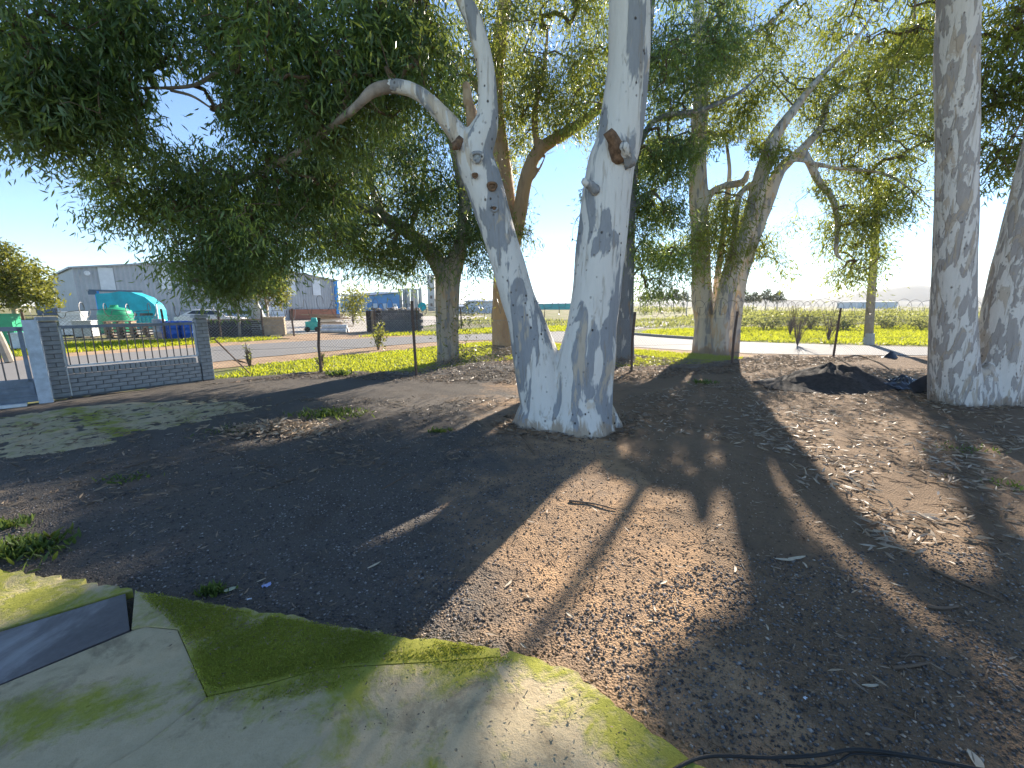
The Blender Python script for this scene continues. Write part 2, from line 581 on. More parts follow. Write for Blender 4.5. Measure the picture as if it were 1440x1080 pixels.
def road_material():
    m = NT('worn_asphalt')
    co = m.coord(world=True)
    a = m.noise(co, 0.5, 6, 0.6)
    f = m.noise(co, 60, 4, 0.7)
    c = m.mix(a, (0.17, 0.16, 0.15), (0.25, 0.235, 0.215))
    m.col(m.mix(0.35, c, m.mix(f, (0.08, 0.08, 0.08), (0.36, 0.34, 0.32)))).pr(0.85, 0, 0.25)
    m.bump(f, 0.3, 0.01)
    return m.m

def sand_material():
    m = NT('orange_sand')
    co = m.coord(world=True)
    a = m.noise(co, 1.4, 6, 0.65)
    m.col(m.ramp(a, [(0.3, (0.30, 0.20, 0.125)), (0.7, (0.48, 0.34, 0.22))])).pr(0.95, 0, 0.1)
    m.bump(m.noise(co, 24, 5), 0.5, 0.02)
    return m.m

M_ground, M_soil, M_road, M_sand = ground_material(), soil_material(), road_material(), sand_material()
R_ = 4400
gm = MB()
gm.add([(-R_, -15, -.05), (R_, -15, -.05), (R_, 5150, -.05), (-R_, 5150, -.05)], [(0, 1, 2, 3)])
gm.build('ground', M_ground, kind='structure')

def sheet(name, near, far, z, mat, wv=0.12):
    """strip between two polylines, edges a little ragged"""
    a, b = spline(near, 10), spline(far, 10)
    n = min(len(a), len(b))
    a = a[np.linspace(0, len(a) - 1, n).astype(int)]
    b = b[np.linspace(0, len(b) - 1, n).astype(int)]
    a = a + rng.normal(0, wv, a.shape)
    b = b + rng.normal(0, wv, b.shape)
    mb = MB()
    mb.add([(*p, z) for p in a] + [(*p, z) for p in b], [(i, i + 1, n + i + 1, n + i) for i in range(n - 1)])
    return mb.build(name, mat, kind='structure')

near = [(-13, 0), (-11.7, 4), (-10.7, 8.4), (-9.04, 12.4), (-7.1, 15.2), (-4, 19.1), (-1.1, 20.6), (2, 19.6), (5, 17.1), (7, 15.5), (9.25, 14.5), (13.5, 14.1), (22, 13.4), (40, 12)]
far = [(-18.5, 0), (-17.2, 4), (-15.9, 9), (-15.2, 13), (-12.6, 17.0), (-9.5, 20.3), (-4.8, 23.3), (0, 25.5), (4, 26.5), (7.2, 24.3), (9.3, 20.9), (12.3, 18.8), (20, 16.4), (40, 14.8)]
shift = lambda ps, d: [(p[0] + d * (-.75 if p[0] < 2 else .5), p[1] + d * .7) for p in ps]
sheet('sandy_verge', shift(near, -1.6), shift(near, 0.5), -.035, M_sand, 0.12)
sheet('sandy_shoulder', shift(far[:7], -0.7), shift(far[:7], 1.9), -.035, M_sand, 0.12)
sheet('road', near, far, -.02, M_road, 0.04)
sheet('side_road', [(5.5, 24.5), (8.2, 29), (14, 37), (26, 50), (50, 76), (90, 116)], [(-1, 24.6), (6.5, 38), (16, 47), (30, 63), (54, 88), (96, 128)], -.024, M_road, 0.1)
sheet('factory_yard', [(-30, 24), (-20, 25), (-13.5, 25.5), (-10.5, 26), (-8, 29)], [(-34, 70), (-24, 70), (-18, 70), (-12, 70), (-4, 70)], -.03, simple('pale_yard_concrete', (0.42, 0.37, 0.31), .9, scale=.6), .1)
sheet('dirt_driveway', [(-12.6, 22), (-9.2, 20.6), (-6.6, 22.3)], [(-12.4, 27), (-10, 27), (-8.4, 27)], -.026, M_sand, .1)
# concrete kerb stones on the far side of the road
M_kerb = simple('kerb_concrete', (0.34, 0.32, 0.29), .9, scale=9, bump=.3)
kl = spline([(7.15, 24.4), (8.1, 22.6), (9.3, 21.0), (10.6, 19.9)], 4)
kr = empty('kerb', (*kl[0], -.02), kind='structure')
for i in range(len(kl) - 1):
    a, b = kl[i], kl[i + 1]
    d = b - a
    MB().box(((a[0] + b[0]) / 2 - kl[0][0], (a[1] + b[1]) / 2 - kl[0][1], .06), (np.hypot(*d) - .03, .16, .13), math.atan2(d[1], d[0])).build('kerb_stone', M_kerb, kr)

# the yard: one fine sheet of soil
YARD = [(-12, -5), (-12, 3), (-9.4, 5.8), (-8.2, 7.0), (-7.0, 9.0), (-6.6, 9.5), (-4.9, 10.5), (-2.4, 10.4), (-1, 11.6), (.4, 11.6), (3, 11.0), (6.2, 12.0), (8, 12.9), (10.6, 13.7), (14, 13.6), (22, 12), (22, -5)]
def yard_z(x, y):
    x, y = np.asarray(x, float), np.asarray(y, float)
    z = 0.018 * wob(x, y, 0.9) + 0.010 * wob(x, y, 2.7, 1.0) + 0.004 * wob(x, y, 9.0, 2.0)
    for cx, cy, r, h in ((-.4, 14.0, 2.6, .30), (0.3, 11.0, 1.6, .10), (.8, 5.4, 1.5, .07), (7.6, 6.9, 1.8, .07), (7.2, 13.6, 2.2, .22), (3.2, 12.6, 1.6, .16)):
        z = z + h * np.exp(-((x - cx) ** 2 + (y - cy) ** 2) / (r * r) * 1.6)
    z = z * np.clip((y - 1.0) / 2.0, 0.15, 1)
    return z
def grid_sheet(name, x0, x1, y0, y1, st, poly, mat, drop):
    xs, ys = np.arange(x0, x1, st), np.arange(y0, y1, st)
    X, Y = np.meshgrid(xs, ys)
    ins = in_poly(X + .12 * wob(X, Y, 2.2), Y + .15 * wob(X, Y, 3.1, 4), poly)
    Z = np.where(ins, yard_z(X, Y), drop)
    nx, ny = len(xs), len(ys)
    idx = np.arange(nx * ny).reshape(ny, nx)
    q = np.stack([idx[:-1, :-1], idx[:-1, 1:], idx[1:, 1:], idx[1:, :-1]], -1).reshape(-1, 4)
    q = q[ins.ravel()[q].any(1)]
    me = np_mesh(name, np.stack([X, Y, Z], -1).reshape(-1, 3), q, np.full(len(q), 4))
    me.shade_smooth()
    return link(name, me, mat, kind='structure')
grid_sheet('yard_soil', -12.2, 22.2, -5, 17, .09, YARD + [], M_soil, -.075)

# ---- concrete apron in the foreground
def concrete_material():
    m = NT('mossy_concrete')
    co = m.coord(world=True)
    a = m.noise(co, 1.6, 6, 0.65, 0.4)
    b = m.noise(co, 16, 6, 0.7)
    f = m.noise(co, 140, 3, 0.7)
    c = m.mix(a, (0.48, 0.37, 0.20), (0.74, 0.585, 0.35))
    c = m.mix(0.45, c, m.mix(b, (0.15, 0.115, 0.07), (0.74, 0.61, 0.41)))
    c = m.mix(0.15, c, m.mix(f, (0.05, 0.05, 0.04), (0.7, 0.65, 0.55)))
    vo = m.n('TexVoronoi', Scale=17.0)
    m.l(co, vo.inputs['Vector'])
    pit = m.ramp(vo.outputs['Distance'], [(0.05, 1.0), (0.12, 0.0)])
    pit = m.math('MULTIPLY', pit, m.ramp(b, [(0.5, 0.0), (0.56, 1.0)]))
    c = m.mix(m.math('MULTIPLY', pit, .8), c, (0.07, 0.06, 0.05))
    at_ = m.n('Attribute', attribute_name='moss')
    ms = m.math('ADD', at_.outputs['Fac'], m.math('MULTIPLY', m.math('SUBTRACT', m.noise(co, 2.6, 7, 0.7, .8), 0.5), 2.1))
    ms = m.math('ADD', ms, m.math('MULTIPLY', m.math('SUBTRACT', b, 0.5), 0.8))
    sp_ = m.n('SeparateXYZ')
    m.l(co, sp_.inputs[0])
    # moss creeps in from the chipped outer edge and along the old joint
    e1 = m.math('ABSOLUTE', m.math('ADD', m.math('ADD', m.math('MULTIPLY', sp_.outputs[0], .56), m.math('MULTIPLY', sp_.outputs[1], .83)), -1.405))
    e2 = m.math('ABSOLUTE', m.math('ADD', m.math('ADD', m.math('MULTIPLY', sp_.outputs[0], -.167), m.math('MULTIPLY', sp_.outputs[1], .986)), -1.67))
    ed = m.math('MAXIMUM', m.ramp(e1, [(0.0, .40), (.30, 0.0)]), m.ramp(e2, [(0.0, .5), (.26, 0.0)]))
    ms = m.math('ADD', ms, ed)
    dk = m.ramp(m.noise(co, 4.5, 7, .7, .5), [(.52, 0.0), (.66, .55)])
    c = m.mix(dk, c, (0.13, 0.105, 0.07))
    mask = m.ramp(ms, [(0.44, 0.0), (0.80, 0.9)])
    moss = m.mix(m.noise(co, 60, 4, .7), (0.17, 0.19, 0.022), (0.42, 0.41, 0.06))
    c = m.mix(mask, c, moss)
    m.col(c).pr(0.95, 0, 0.12)
    h = m.math('ADD', m.math('MULTIPLY', b, 0.8), m.math('ADD', m.math('MULTIPLY', f, 0.35), m.math('MULTIPLY', mask, 0.6)))
    m.bump(m.math('SUBTRACT', h, pit), 0.6, 0.012)
    return m.m
M_conc = concrete_material()
ZS = 0.06
def px_poly(pts):
    return [tuple(gp(*p, z=ZS)[:2]) for p in pts]
def ragged(poly, ends, amp=0.012, step=0.035):
    """subdivide and roughen; ends = indices of edges that are straight"""
    out = []
    n = len(poly)
    for i in range(n):
        a, b = np.array(poly[i]), np.array(poly[(i + 1) % n])
        L = np.linalg.norm(b - a)
        k = 1 if i in ends else max(1, int(L / step))
        nr = np.array([-(b - a)[1], (b - a)[0]]) / max(L, 1e-6)
        for j in range(k):
            t = j / k
            p = a + (b - a) * t
            if 0 < j:
                p = p + nr * rng.normal(0, amp)
            out.append(tuple(p))
    return out
apron = empty('concrete_apron', (0, 1, 0), kind='structure')
def slab(poly, moss, top, straight=(), amp=.012):
    pl = ragged(poly, straight, amp)
    bm = bmesh.new()
    vs = [bm.verts.new((p[0], p[1] - 1, top)) for p in pl]
    f = bm.faces.new(vs)
    if f.normal.z < 0 or sum((pl[i][0] - pl[i - 1][0]) * (pl[i][1] + pl[i - 1][1]) for i in range(len(pl))) > 0:
        f.normal_flip()
    ext = bmesh.ops.extrude_face_region(bm, geom=[f])
    for v in [g for g in ext['geom'] if isinstance(g, bmesh.types.BMVert)]:
        v.co.z -= 0.11
    bmesh.ops.recalc_face_normals(bm, faces=bm.faces)
    me = bpy.data.meshes.new('slab_piece')
    bm.to_mesh(me)
    bm.free()
    attr(me, 'moss', np.full(len(me.vertices), moss), 'POINT')
    return link('slab_piece', me, M_conc, apron)
slab(px_poly([(-90, 785), (0, 800), (100, 815), (186, 828), (178, 831), (0, 884), (-90, 912)]), .75, ZS, (4, 5, 6))
slab(px_poly([(190, 829), (205, 836), (300, 850), (420, 867), (480, 882), (550, 894), (640, 904), (702, 911), (704, 923), (615, 930), (490, 937), (440, 943), (380, 960), (292, 978), (270, 930), (250, 884), (205, 880), (185, 884)]), .60, ZS + .001, tuple(range(7, 18)), .008)
slab(px_poly([(-90, 1001), (0, 963), (184, 887), (204, 881), (249, 885.5), (269, 930.5), (290.5, 979.5), (200, 1048), (60, 1130), (-200, 1260)]), .12, ZS - .004, tuple(range(10)), .004)
big = px_poly([(60, 1132), (201, 1049), (292, 980), (380, 961.5), (440, 944.5), (490, 938.5), (615, 931.5), (704, 924.5), (718, 915), (800, 940), (835, 964), (880, 1000), (960, 1060), (1015, 1092)]) + [(1.02, 0.8), (1.1, -3), (-6, -3), (-4.5, .4)]
slab(big, .34, ZS, (0, 1, 2, 3, 4, 5, 6, 7, 14, 15, 16, 17), .008)

# ================================================================== TREES
def tree(name, base, label, group='gum trees along the boundary'):
    return empty(name, base, label=label, cat='tree', group=group)

SH_L = [(0, 590), (300, 565), (620, 570), (735, 605), (640, 690), (500, 770), (640, 805), (540, 890), (200, 825), (0, 795)]
SH_L2 = [(0, 600), (420, 580), (520, 640), (420, 760), (100, 800), (0, 790)]
SH_M = [(870, 545), (1050, 545), (1062, 600), (1110, 700), (1030, 715), (900, 680), (850, 650)]
SH_R = [(870, 900), (1030, 880), (1130, 810), (1260, 880), (1440, 1000), (1440, 1079), (960, 1079)]
OVER = np.vstack([rng.normal(size=(70, 3)) * np.array([.9, .9, .55]) + np.array(c) for c in ((-4, 4, 7.2), (-1.5, 3, 7.6), (1.2, 2.6, 7.8), (3.6, 3.4, 7.6), (5.6, 4.2, 7.8), (-3, 1.4, 7.8), (0, .6, 8.2), (3, 1.0, 8.2), (-5.5, 2, 7.4), (5.4, 1.6, 8.2), (-1.5, 5.6, 8.2), (2.2, 5.4, 8.4), (4.6, 6.6, 8.4), (0, -1.2, 8.2), (-3, -1, 8))])  # unseen sprays overhead, added to keep skylight off the yard floor
# --- the big forked gum in the yard
B1 = gp(798, 603)
t1 = tree('gum_tree', B1, 'forked gum with two thick pale blue-grey trunks standing alone in the middle of the yard')
mb, sk = MB(), []
stem([(782, 640, 44, 5.45), (778, 605, 46, 5.45), (770, 570, 42, 5.5), (762, 535, 40), (752, 497, 35), (739, 450, 27.5), (727, 417, 25.5), (714, 370, 24.5), (701, 328, 24), (681, 261, 27), (668, 220, 26), (680, 185, 20), (686, 160, 15), (683, 100, 12.5), (667, 33, 12), (652, 0, 11), (630, -60, 10), (600, -160, 8), (560, -260, 5)], 5.55, mb, sk, 18, .92)
stem([(820, 650, 47, 5.25), (818, 608, 47, 5.25), (820, 575, 45, 5.3), (821, 540, 45), (826, 500, 43), (832, 460, 38), (838, 417, 36.5), (847, 328, 36), (858, 239, 34), (870, 200, 32), (883, 100, 29), (885, 33, 28), (885, -40, 26), (880, -160, 22), (860, -300, 16)], 5.35, mb, sk, 18, .94)
stem([(660, 215, 15), (645, 190, 13.5), (622, 162, 11), (592, 133, 9.5), (562, 122, 9), (545, 122, 8)], 5.55, mb, sk, 12)
lb = MB()
stem([(570, 124, 7.5), (548, 122, 8), (525, 128, 7.5), (508, 143, 5.5), (490, 162, 4, 5.7)], 5.55, lb, sk, 10)
stem([(506, 146, 5), (470, 175, 4, 6.0), (430, 200, 3, 6.5)], 5.55, lb, sk, 8)
for (x, y, hw, yy, ex, ey) in ((742, 600, 14, 5.5, 728, 618), (772, 618, 16, 5.2, 762, 632), (808, 622, 18, 5.1, 806, 640), (846, 612, 17, 5.2, 858, 630), (858, 600, 12, 5.45, 874, 614)):
    stem([(x * .5 + 400, y - 50, hw * .8, 5.35), (x, y - 12, hw, yy), (ex, ey + 4, hw * .8, yy - .05)], 5.3, mb, [], 10)
for a_ in np.linspace(0, 6.28, 13, endpoint=False) + .2:
    r_o = rng.uniform(.60, .70)
    d_ = np.array([math.cos(a_) * 1.02, math.sin(a_) * .72, 0])
    b_ = B1 + np.array([0.0, .12, 0])
    mb.tube([b_ + d_ * .38 + np.array([0, 0, .55]), b_ + d_ * .56 + np.array([0, 0, .2]), b_ + d_ * r_o + np.array([0, 0, .03]), b_ + d_ * (r_o + .12) + np.array([0, 0, -.08])], [.09, .12, .10, .05], 8)
t1l = []
for rows in ([(640, -30, 9), (560, -60, 7, 5.8), (440, -70, 6, 6.2), (360, -20, 4.5, 6.4), (345, 30, 4, 6.5), (325, 85, 3.6, 6.5), (296, 108, 3.2, 6.5), (262, 122, 2.6, 6.5), (185, 124, 1.6, 6.5)],
             [(440, -70, 6, 6.2), (300, -90, 5, 6.4), (180, -30, 3.5, 6.2), (158, 8, 2.4, 6.1), (122, 38, 1.2, 6.1)],
             [(508, 143, 5, 5.6), (440, 200, 4, 6.5), (380, 235, 4.5, 7.4), (300, 270, 3.5, 8.2), (220, 300, 2.4, 8.6)],
             [(380, 235, 4, 7.4), (350, 290, 3, 8.2), (300, 360, 2, 8.6)],
             [(885, -60, 12), (930, -90, 8, 5.9), (990, -120, 5, 6.6)], [(240, 127, 2.4, 6.5), (270, 135, 2, 6.5), (297, 152, 1.4, 6.5)]):
    stem(rows, 5.6, lb, sk, 8)
lb.build('limb', simple('shaded_limb_bark', (.30, .25, .21), .85, var=.4), t1, B1, smooth=True)  # shade on these limbs is put into the darker brown
link('trunk', remesh(mb, .022, B1, .007), M_bark1, t1)
def knot(parent, off, px, py, Y, r, tilt, ring_mat, heart_mat):
    c = at(px, py, Y) - off
    d = norm(np.array([tilt, -1.0, -.1]))
    u = norm(np.cross(d, [0, 0, 1.0]))
    w = np.cross(u, d)
    ring = [c + d * .012 + r * (math.cos(a) * u + .8 * math.sin(a) * w) * (1 + .1 * math.sin(3 * a)) for a in np.linspace(0, 2 * math.pi, 18, endpoint=False)]
    k = MB().tube(ring, r * .34, 8, closed=True).build('knot', ring_mat, parent, smooth=True)
    hv = [c + d * .02] + [c + d * .0 + r * .95 * (math.cos(a) * u + .8 * math.sin(a) * w) for a in np.linspace(0, 2 * math.pi, 14, endpoint=False)]
    MB().add(hv, [(0, 1 + i, 1 + (i + 1) % 14) for i in range(14)]).build('knot_heart', heart_mat, k)
def stub(parent, off, px, py, Y, ex, ey, eY, r, mat):
    a, b = at(px, py, Y) - off, at(ex, ey, eY) - off
    m = MB()
    q = spline([a, (a + b) / 2 + rng.normal(0, .01, 3), b], 3)
    m.tube(q, np.linspace(r * 1.3, r * .75, len(q)), 9)
    me = m.mesh('branch_stub')
    for v in me.vertices:
        v.co += Vector(rng.normal(0, r * .12, 3))
    me.shade_smooth()
    return link('branch_stub', me, mat, parent)
knot(t1, B1, 671, 221, 5.28, .062, -.15, M_bark1, M_hole)
knot(t1, B1, 692, 262, 5.32, .05, .1, M_wound, M_wound)
knot(t1, B1, 695, 293, 5.33, .04, .1, M_bark1, M_wound)
knot(t1, B1, 668, 247, 5.29, .03, 0, M_wound, M_wound)
stub(t1, B1, 872, 225, 5.1, 856, 185, 4.93, .075, M_wound)
stub(t1, B1, 885, 230, 5.1, 876, 203, 4.9, .06, M_bark1)
stub(t1, B1, 838, 268, 5.12, 821, 254, 5.0, .05, M_bark1)
stub(t1, B1, 648, 200, 5.45, 640, 207, 5.28, .05, M_wound)
stub(t1, B1, 668, 190, 5.75, 655, 120, 5.95, .07, M_bark3)
crown(t1, sk, [(30, 40, 6.0, .85, 75), (110, 30, 6.2, .8, 70), (60, 95, 6.0, .75, 85), (10, 140, 5.9, .5, 50), (110, 150, 6.2, .5, 55), (150, 120, 6.3, .7, 65), (170, 30, 6.3, .7, 50),
               (60, 165, 6.0, .35, 30), (190, 170, 7.0, .5, 40), (330, 40, 6.6, .7, 50), (250, 50, 6.6, .6, 36), (330, 130, 6.8, .55, 40), (390, 50, 6.4, .8, 75), (410, 130, 6.6, .7, 75), (330, 165, 7.2, .4, 24),
               (470, 50, 6.2, .8, 90), (540, 50, 6.2, .8, 90), (480, 120, 6.3, .7, 80), (600, 40, 6.4, .6, 60), (560, 100, 6.6, .6, 60),
               (190, 235, 8.4, .7, 60), (175, 285, 8.4, .5, 45), (255, 300, 8.5, .65, 70), (290, 290, 8.4, .9, 90), (280, 225, 8.2, .8, 70), (360, 240, 8.0, .9, 95), (320, 350, 8.4, .9, 100), (288, 360, 8.4, .5, 50), (300, 392, 8.3, .42, 36), (335, 380, 8.3, .5, 36),
               (400, 310, 8.2, .9, 90), (430, 210, 7.6, .85, 90), (400, 348, 8.2, .42, 30), (450, 270, 8.0, .7, 60),
               (-60, 60, 6.2, .8, 60), (-70, 130, 6.2, .6, 40), (100, -70, 6.2, 1.2, 60), (300, -80, 6.4, 1.2, 60), (500, -90, 6.2, 1.2, 60), (900, -160, 5.8, 1.2, 50)],
      M_leafA, 46, .125, True, B1, extra=OVER, wide=.19)

# --- mottled double gum at the right
B2 = gp(1368, 566)
t2 = tree('gum_tree', B2, 'mottled double-trunked gum with black plastic sheet at its foot beside the soil mound')
mb, sk2 = MB(), []
stem([(1350, 610, 52), (1347, 575, 48), (1342, 530, 40), (1340, 470, 36), (1341, 400, 33), (1344, 300, 31.5), (1346, 200, 30.5), (1345, 100, 30), (1347, 0, 28.5), (1350, -100, 26), (1352, -260, 20)], 6.75, mb, sk2, 18)
stem([(1395, 610, 52), (1396, 575, 48), (1402, 530, 44), (1412, 470, 41), (1424, 400, 39), (1445, 310, 36), (1476, 180, 33), (1510, 40, 29), (1545, -120, 24), (1580, -280, 18)], 6.75, mb, sk2, 18)
for (ax, ay, bx, by, hw) in ((1385, 570, 1375, 600, 26), (1420, 570, 1440, 598, 20)):
    stem([(1370, 520, 26), (ax, ay, hw, 6.6), (bx, by, hw * .7, 6.5)], 6.7, mb, [], 10)
for rows in ([(1347, -60, 14), (1400, -90, 8, 7.2), (1440, -40, 5, 7.6), (1430, 60, 3, 7.9), (1410, 150, 2, 8.0)], [(1350, -100, 12), (1310, -120, 7, 7.4), (1290, -40, 4, 8), (1285, 40, 2, 8.2)],
             [(1500, 80, 10), (1450, 150, 5, 7.4), (1415, 210, 2.4, 7.9)]):
    stem(rows, 6.75, mb, sk2, 8)
link('trunk', remesh(mb, .025, B2, .008), M_bark2, t2)
crown(t2, sk2, [(1405, 20, 7.8, .8, 60), (1430, 110, 7.8, .7, 50), (1400, 150, 8.0, .5, 24), (1405, 215, 8.0, .45, 26), (1450, 60, 7.8, .8, 50), (1395, 235, 8.0, .3, 12), (1290, 20, 8.2, .6, 34), (1395, 90, 8.0, .4, 20),
                (1440, 200, 8.0, .4, 16), (1500, 100, 7.4, 1.0, 50), (1300, -90, 7.6, 1.2, 40), (1420, -90, 7.6, 1.2, 50)], M_leafB, 36, .13, True, B2)

# --- gums beyond the fence
B3 = gp(709, 497)
t3 = tree('gum_tree', B3, 'thick orange-brown gum trunk just behind the forked gum, beyond the wire fence')
mb, sk3 = MB(), []
stem([(709, 515, 20), (709, 494, 17.5), (708, 460, 16), (709, 400, 15.5), (711, 330, 15), (708, 262, 14), (700, 200, 13), (695, 140, 11), (702, 60, 9), (712, -20, 7.5), (720, -120, 5)], 14.4, mb, sk3, 14)
stem([(722, 350, 9), (731, 300, 9.5), (740, 250, 9), (757, 213, 8.5), (790, 190, 7.5), (825, 168, 6.5), (850, 140, 5), (870, 90, 3.5)], 14.0, mb, sk3, 10)
stem([(757, 213, 5), (752, 160, 4), (765, 100, 3), (770, 40, 2)], 14.0, mb, sk3, 8)
stem([(738, 262, 3.2), (757, 240, 2.2), (768, 217, 1.4)], 13.9, mb, sk3, 6)
stem([(700, 200, 7), (680, 140, 5), (650, 90, 3.5), (620, 60, 2)], 14.2, mb, sk3, 8)
link('trunk', remesh(mb, .04, B3, .012), M_bark3, t3)
crown(t3, sk3, [(720, 50, 14, 1.5, 110), (765, 110, 14, 1.3, 90), (800, 50, 14, 1.5, 100), (740, 165, 14, 1.0, 50), (715, 120, 14.5, 1.2, 80), (820, 120, 13.8, 1.2, 80), (795, 185, 13.6, .7, 30), (840, 30, 14, 1.2, 70),
                (755, 285, 14, .6, 22), (742, 320, 14, .5, 16), (640, 60, 14.5, 1.6, 110), (620, 150, 14.5, 1.3, 70), (720, 210, 14.5, .9, 40), (760, -80, 14, 2.4, 90), (640, -90, 14.5, 2.4, 80)], M_leafB, 40, .17, False, B3, spread=.22, extra=shade_clumps(SH_L, 200, 13, 15.5, 745))

B4 = gp(630, 509)
t4 = tree('gum_tree', B4, 'short thick tan gum forking low, with leafy sprouts around its trunk, beyond the wire fence')
mb, sk4 = MB(), []
stem([(630, 525, 19), (630, 500, 16), (629, 450, 16), (629, 410, 17), (632, 385, 17), (642, 362, 12), (650, 330, 9), (652, 280, 7), (640, 220, 5.5), (625, 160, 4)], 12.3, mb, sk4, 14)
stem([(628, 395, 13), (618, 375, 12), (603, 352, 10.5), (575, 328, 9), (540, 306, 8, 12.0), (490, 285, 6.5, 11.6), (440, 260, 4.5, 11), (390, 250, 3, 10.6)], 12.3, mb, sk4, 12)
stem([(540, 306, 5, 12), (520, 250, 4), (530, 190, 3), (545, 140, 2)], 12.0, mb, sk4, 8)
stem([(575, 328, 4), (590, 280, 3.4), (600, 220, 2.4)], 12.3, mb, sk4, 8)
stem([(652, 300, 4), (675, 260, 3), (680, 200, 2)], 12.3, mb, sk4, 8)
link('trunk', remesh(mb, .035, B4, .012), M_bark4, t4)
crown(t4, sk4, [(540, 245, 12, 1.3, 120), (500, 310, 11.8, 1.1, 95), (560, 345, 12, .9, 75), (480, 332, 11.6, .62, 50), (545, 180, 12.4, 1.2, 100), (600, 275, 12.2, 1.1, 95), (640, 245, 12.4, 1.1, 85), (655, 320, 12.2, .8, 62),
                (610, 195, 12.4, 1.1, 80), (560, 366, 12, .4, 20), (530, 352, 12, .45, 24), (670, 375, 12.2, .45, 14), (430, 330, 11.2, .6, 45), (400, 300, 11, .9, 60), (620, 330, 12.4, .6, 40), (470, 240, 11.6, 1.0, 70),
                (365, 365, 10.8, .4, 20)], M_leafA, 44, .16, False, B4, spread=.22, extra=shade_clumps(SH_L, 130, 11.5, 13.5, 720))
# sprouts hugging that trunk
sp = rng.normal(size=(260, 3)) * np.array([.34, .3, .55]) + at(636, 455, 12.15)
sp = np.vstack([sp, rng.normal(size=(170, 3)) * np.array([.28, .25, .35]) + at(664, 440, 12.2), rng.normal(size=(220, 3)) * np.array([.5, .4, .2]) + at(645, 500, 12.0)])
sp = sp[sp[:, 2] > .02]
link('trunk_sprouts', leaves_mesh('trunk_sprouts', sp, rng.normal(0, 1, sp.shape), np.full(len(sp), .13), np.full(len(sp), .035), rng.random(len(sp)), False, B4), M_leafY, t4, kind='stuff')

B5 = gp(878, 509)
t5 = tree('gum_tree', B5, 'slim dark grey patched gum with dark hanging foliage beyond the fence')
mb, sk5 = MB(), []
stem([(878, 525, 16), (878, 500, 14.5), (878, 440, 13), (880, 380, 12), (882, 320, 11), (886, 250, 10), (895, 170, 9), (905, 90, 8), (915, 0, 6.5), (925, -100, 4)], 12.3, mb, sk5, 14)
stem([(886, 240, 5), (920, 170, 4), (985, 155, 3.6, 12.8), (1040, 130, 2.6, 13.2), (1080, 95, 1.6, 13.4)], 12.3, mb, sk5, 8)
stem([(884, 300, 4), (915, 270, 3), (940, 300, 2), (950, 350, 1.4)], 12.3, mb, sk5, 8)
stem([(905, 90, 4), (960, 60, 3), (1010, 20, 2)], 12.4, mb, sk5, 8)
stem([(884, 340, 3.4), (855, 312, 2.6), (825, 296, 1.8), (808, 315, 1.2), (803, 350, .8)], 12.5, mb, sk5, 8)
link('trunk', remesh(mb, .035, B5, .010), M_bark5, t5)
crown(t5, sk5, [(930, 120, 12.4, 1.1, 90), (925, 215, 12.4, .9, 85), (935, 295, 12.4, .75, 75), (912, 345, 12.4, .5, 40), (945, 360, 12.4, .5, 42), (960, 200, 12.6, .8, 55), (905, 275, 12.3, .5, 40), (930, 40, 12.4, 1.2, 90), (965, 80, 12.6, 1.0, 65),
                (930, 395, 12.4, .35, 18), (905, 400, 12.2, .25, 8), (808, 300, 12.6, .4, 20), (802, 355, 12.6, .4, 22), (822, 270, 12.6, .4, 16), (860, 160, 12.6, .9, 40), (1010, 40, 12.8, 1.0, 50), (950, -90, 12.4, 2, 70)], M_leafA, 42, .16, False, B5, spread=.22, extra=np.vstack([shade_clumps(SH_L, 260, 11.5, 14, 960, 822), shade_clumps(SH_L2, 200, 11.5, 14, 960, 822)]))

B6 = gp(1002, 496)
t6 = tree('gum_tree', B6, 'clustered gum with three fanning stone-grey trunks at the roadside beyond the fence')
mb, sk6 = MB(), []
stem([(992, 512, 21), (990, 488, 17), (991, 455, 14.5), (987, 420, 15), (986, 383, 13.5), (984, 320, 13), (982, 274, 13), (981, 220, 11.5), (985, 150, 10), (987, 80, 8.5), (982, 0, 7), (985, -100, 5)], 15.2, mb, sk6, 14)
stem([(1012, 520, 16), (1012, 495, 13.5), (1014, 450, 13), (1020, 420, 13.5), (1028, 383, 13), (1040, 340, 12.5), (1054, 310, 12), (1073, 238, 10.5), (1088, 195, 9), (1112, 160, 7), (1150, 112, 4.6), (1200, 60, 3), (1240, 0, 2)], 14.6, mb, sk6, 14)
stem([(1030, 515, 12), (1030, 490, 10.5), (1034, 440, 10), (1042, 390, 10), (1055, 347, 10.5), (1080, 280, 10), (1098, 238, 9), (1128, 210, 7), (1155, 178, 5.5), (1165, 140, 4), (1200, 120, 2.6), (1260, 95, 1.6)], 15.2, mb, sk6, 12)
stem([(1004, 470, 6), (1008, 400, 5.5), (1016, 340, 4.6), (1022, 280, 4), (1026, 240, 3), (1020, 190, 2)], 15.4, mb, sk6, 8)
stem([(990, 288, 6), (1000, 272, 5.5), (1016, 262, 5), (1044, 256, 5.5), (1052, 240, 3)], 15.0, mb, sk6, 8)
stem([(1034, 345, 5), (1034, 310, 5), (1040, 275, 4.5), (1056, 258, 4)], 14.8, mb, sk6, 8)
stem([(1128, 212, 7), (1137, 227, 6), (1151, 254, 5.5), (1170, 280, 5), (1178, 318, 4.2), (1176, 355, 3.4), (1190, 370, 1.5)], 15, mb, sk6, 8)
stem([(1110, 228, 5), (1125, 225, 3.6), (1173, 236, 3.4), (1238, 243, 3), (1275, 262, 2.4), (1308, 292, 1.6)], 14.9, mb, sk6, 8)
stem([(983, 160, 4), (950, 165, 3), (910, 172, 2.4)], 15, mb, sk6, 8)
stem([(987, 100, 4), (1040, 60, 3), (1100, 20, 2)], 15.2, mb, sk6, 8)
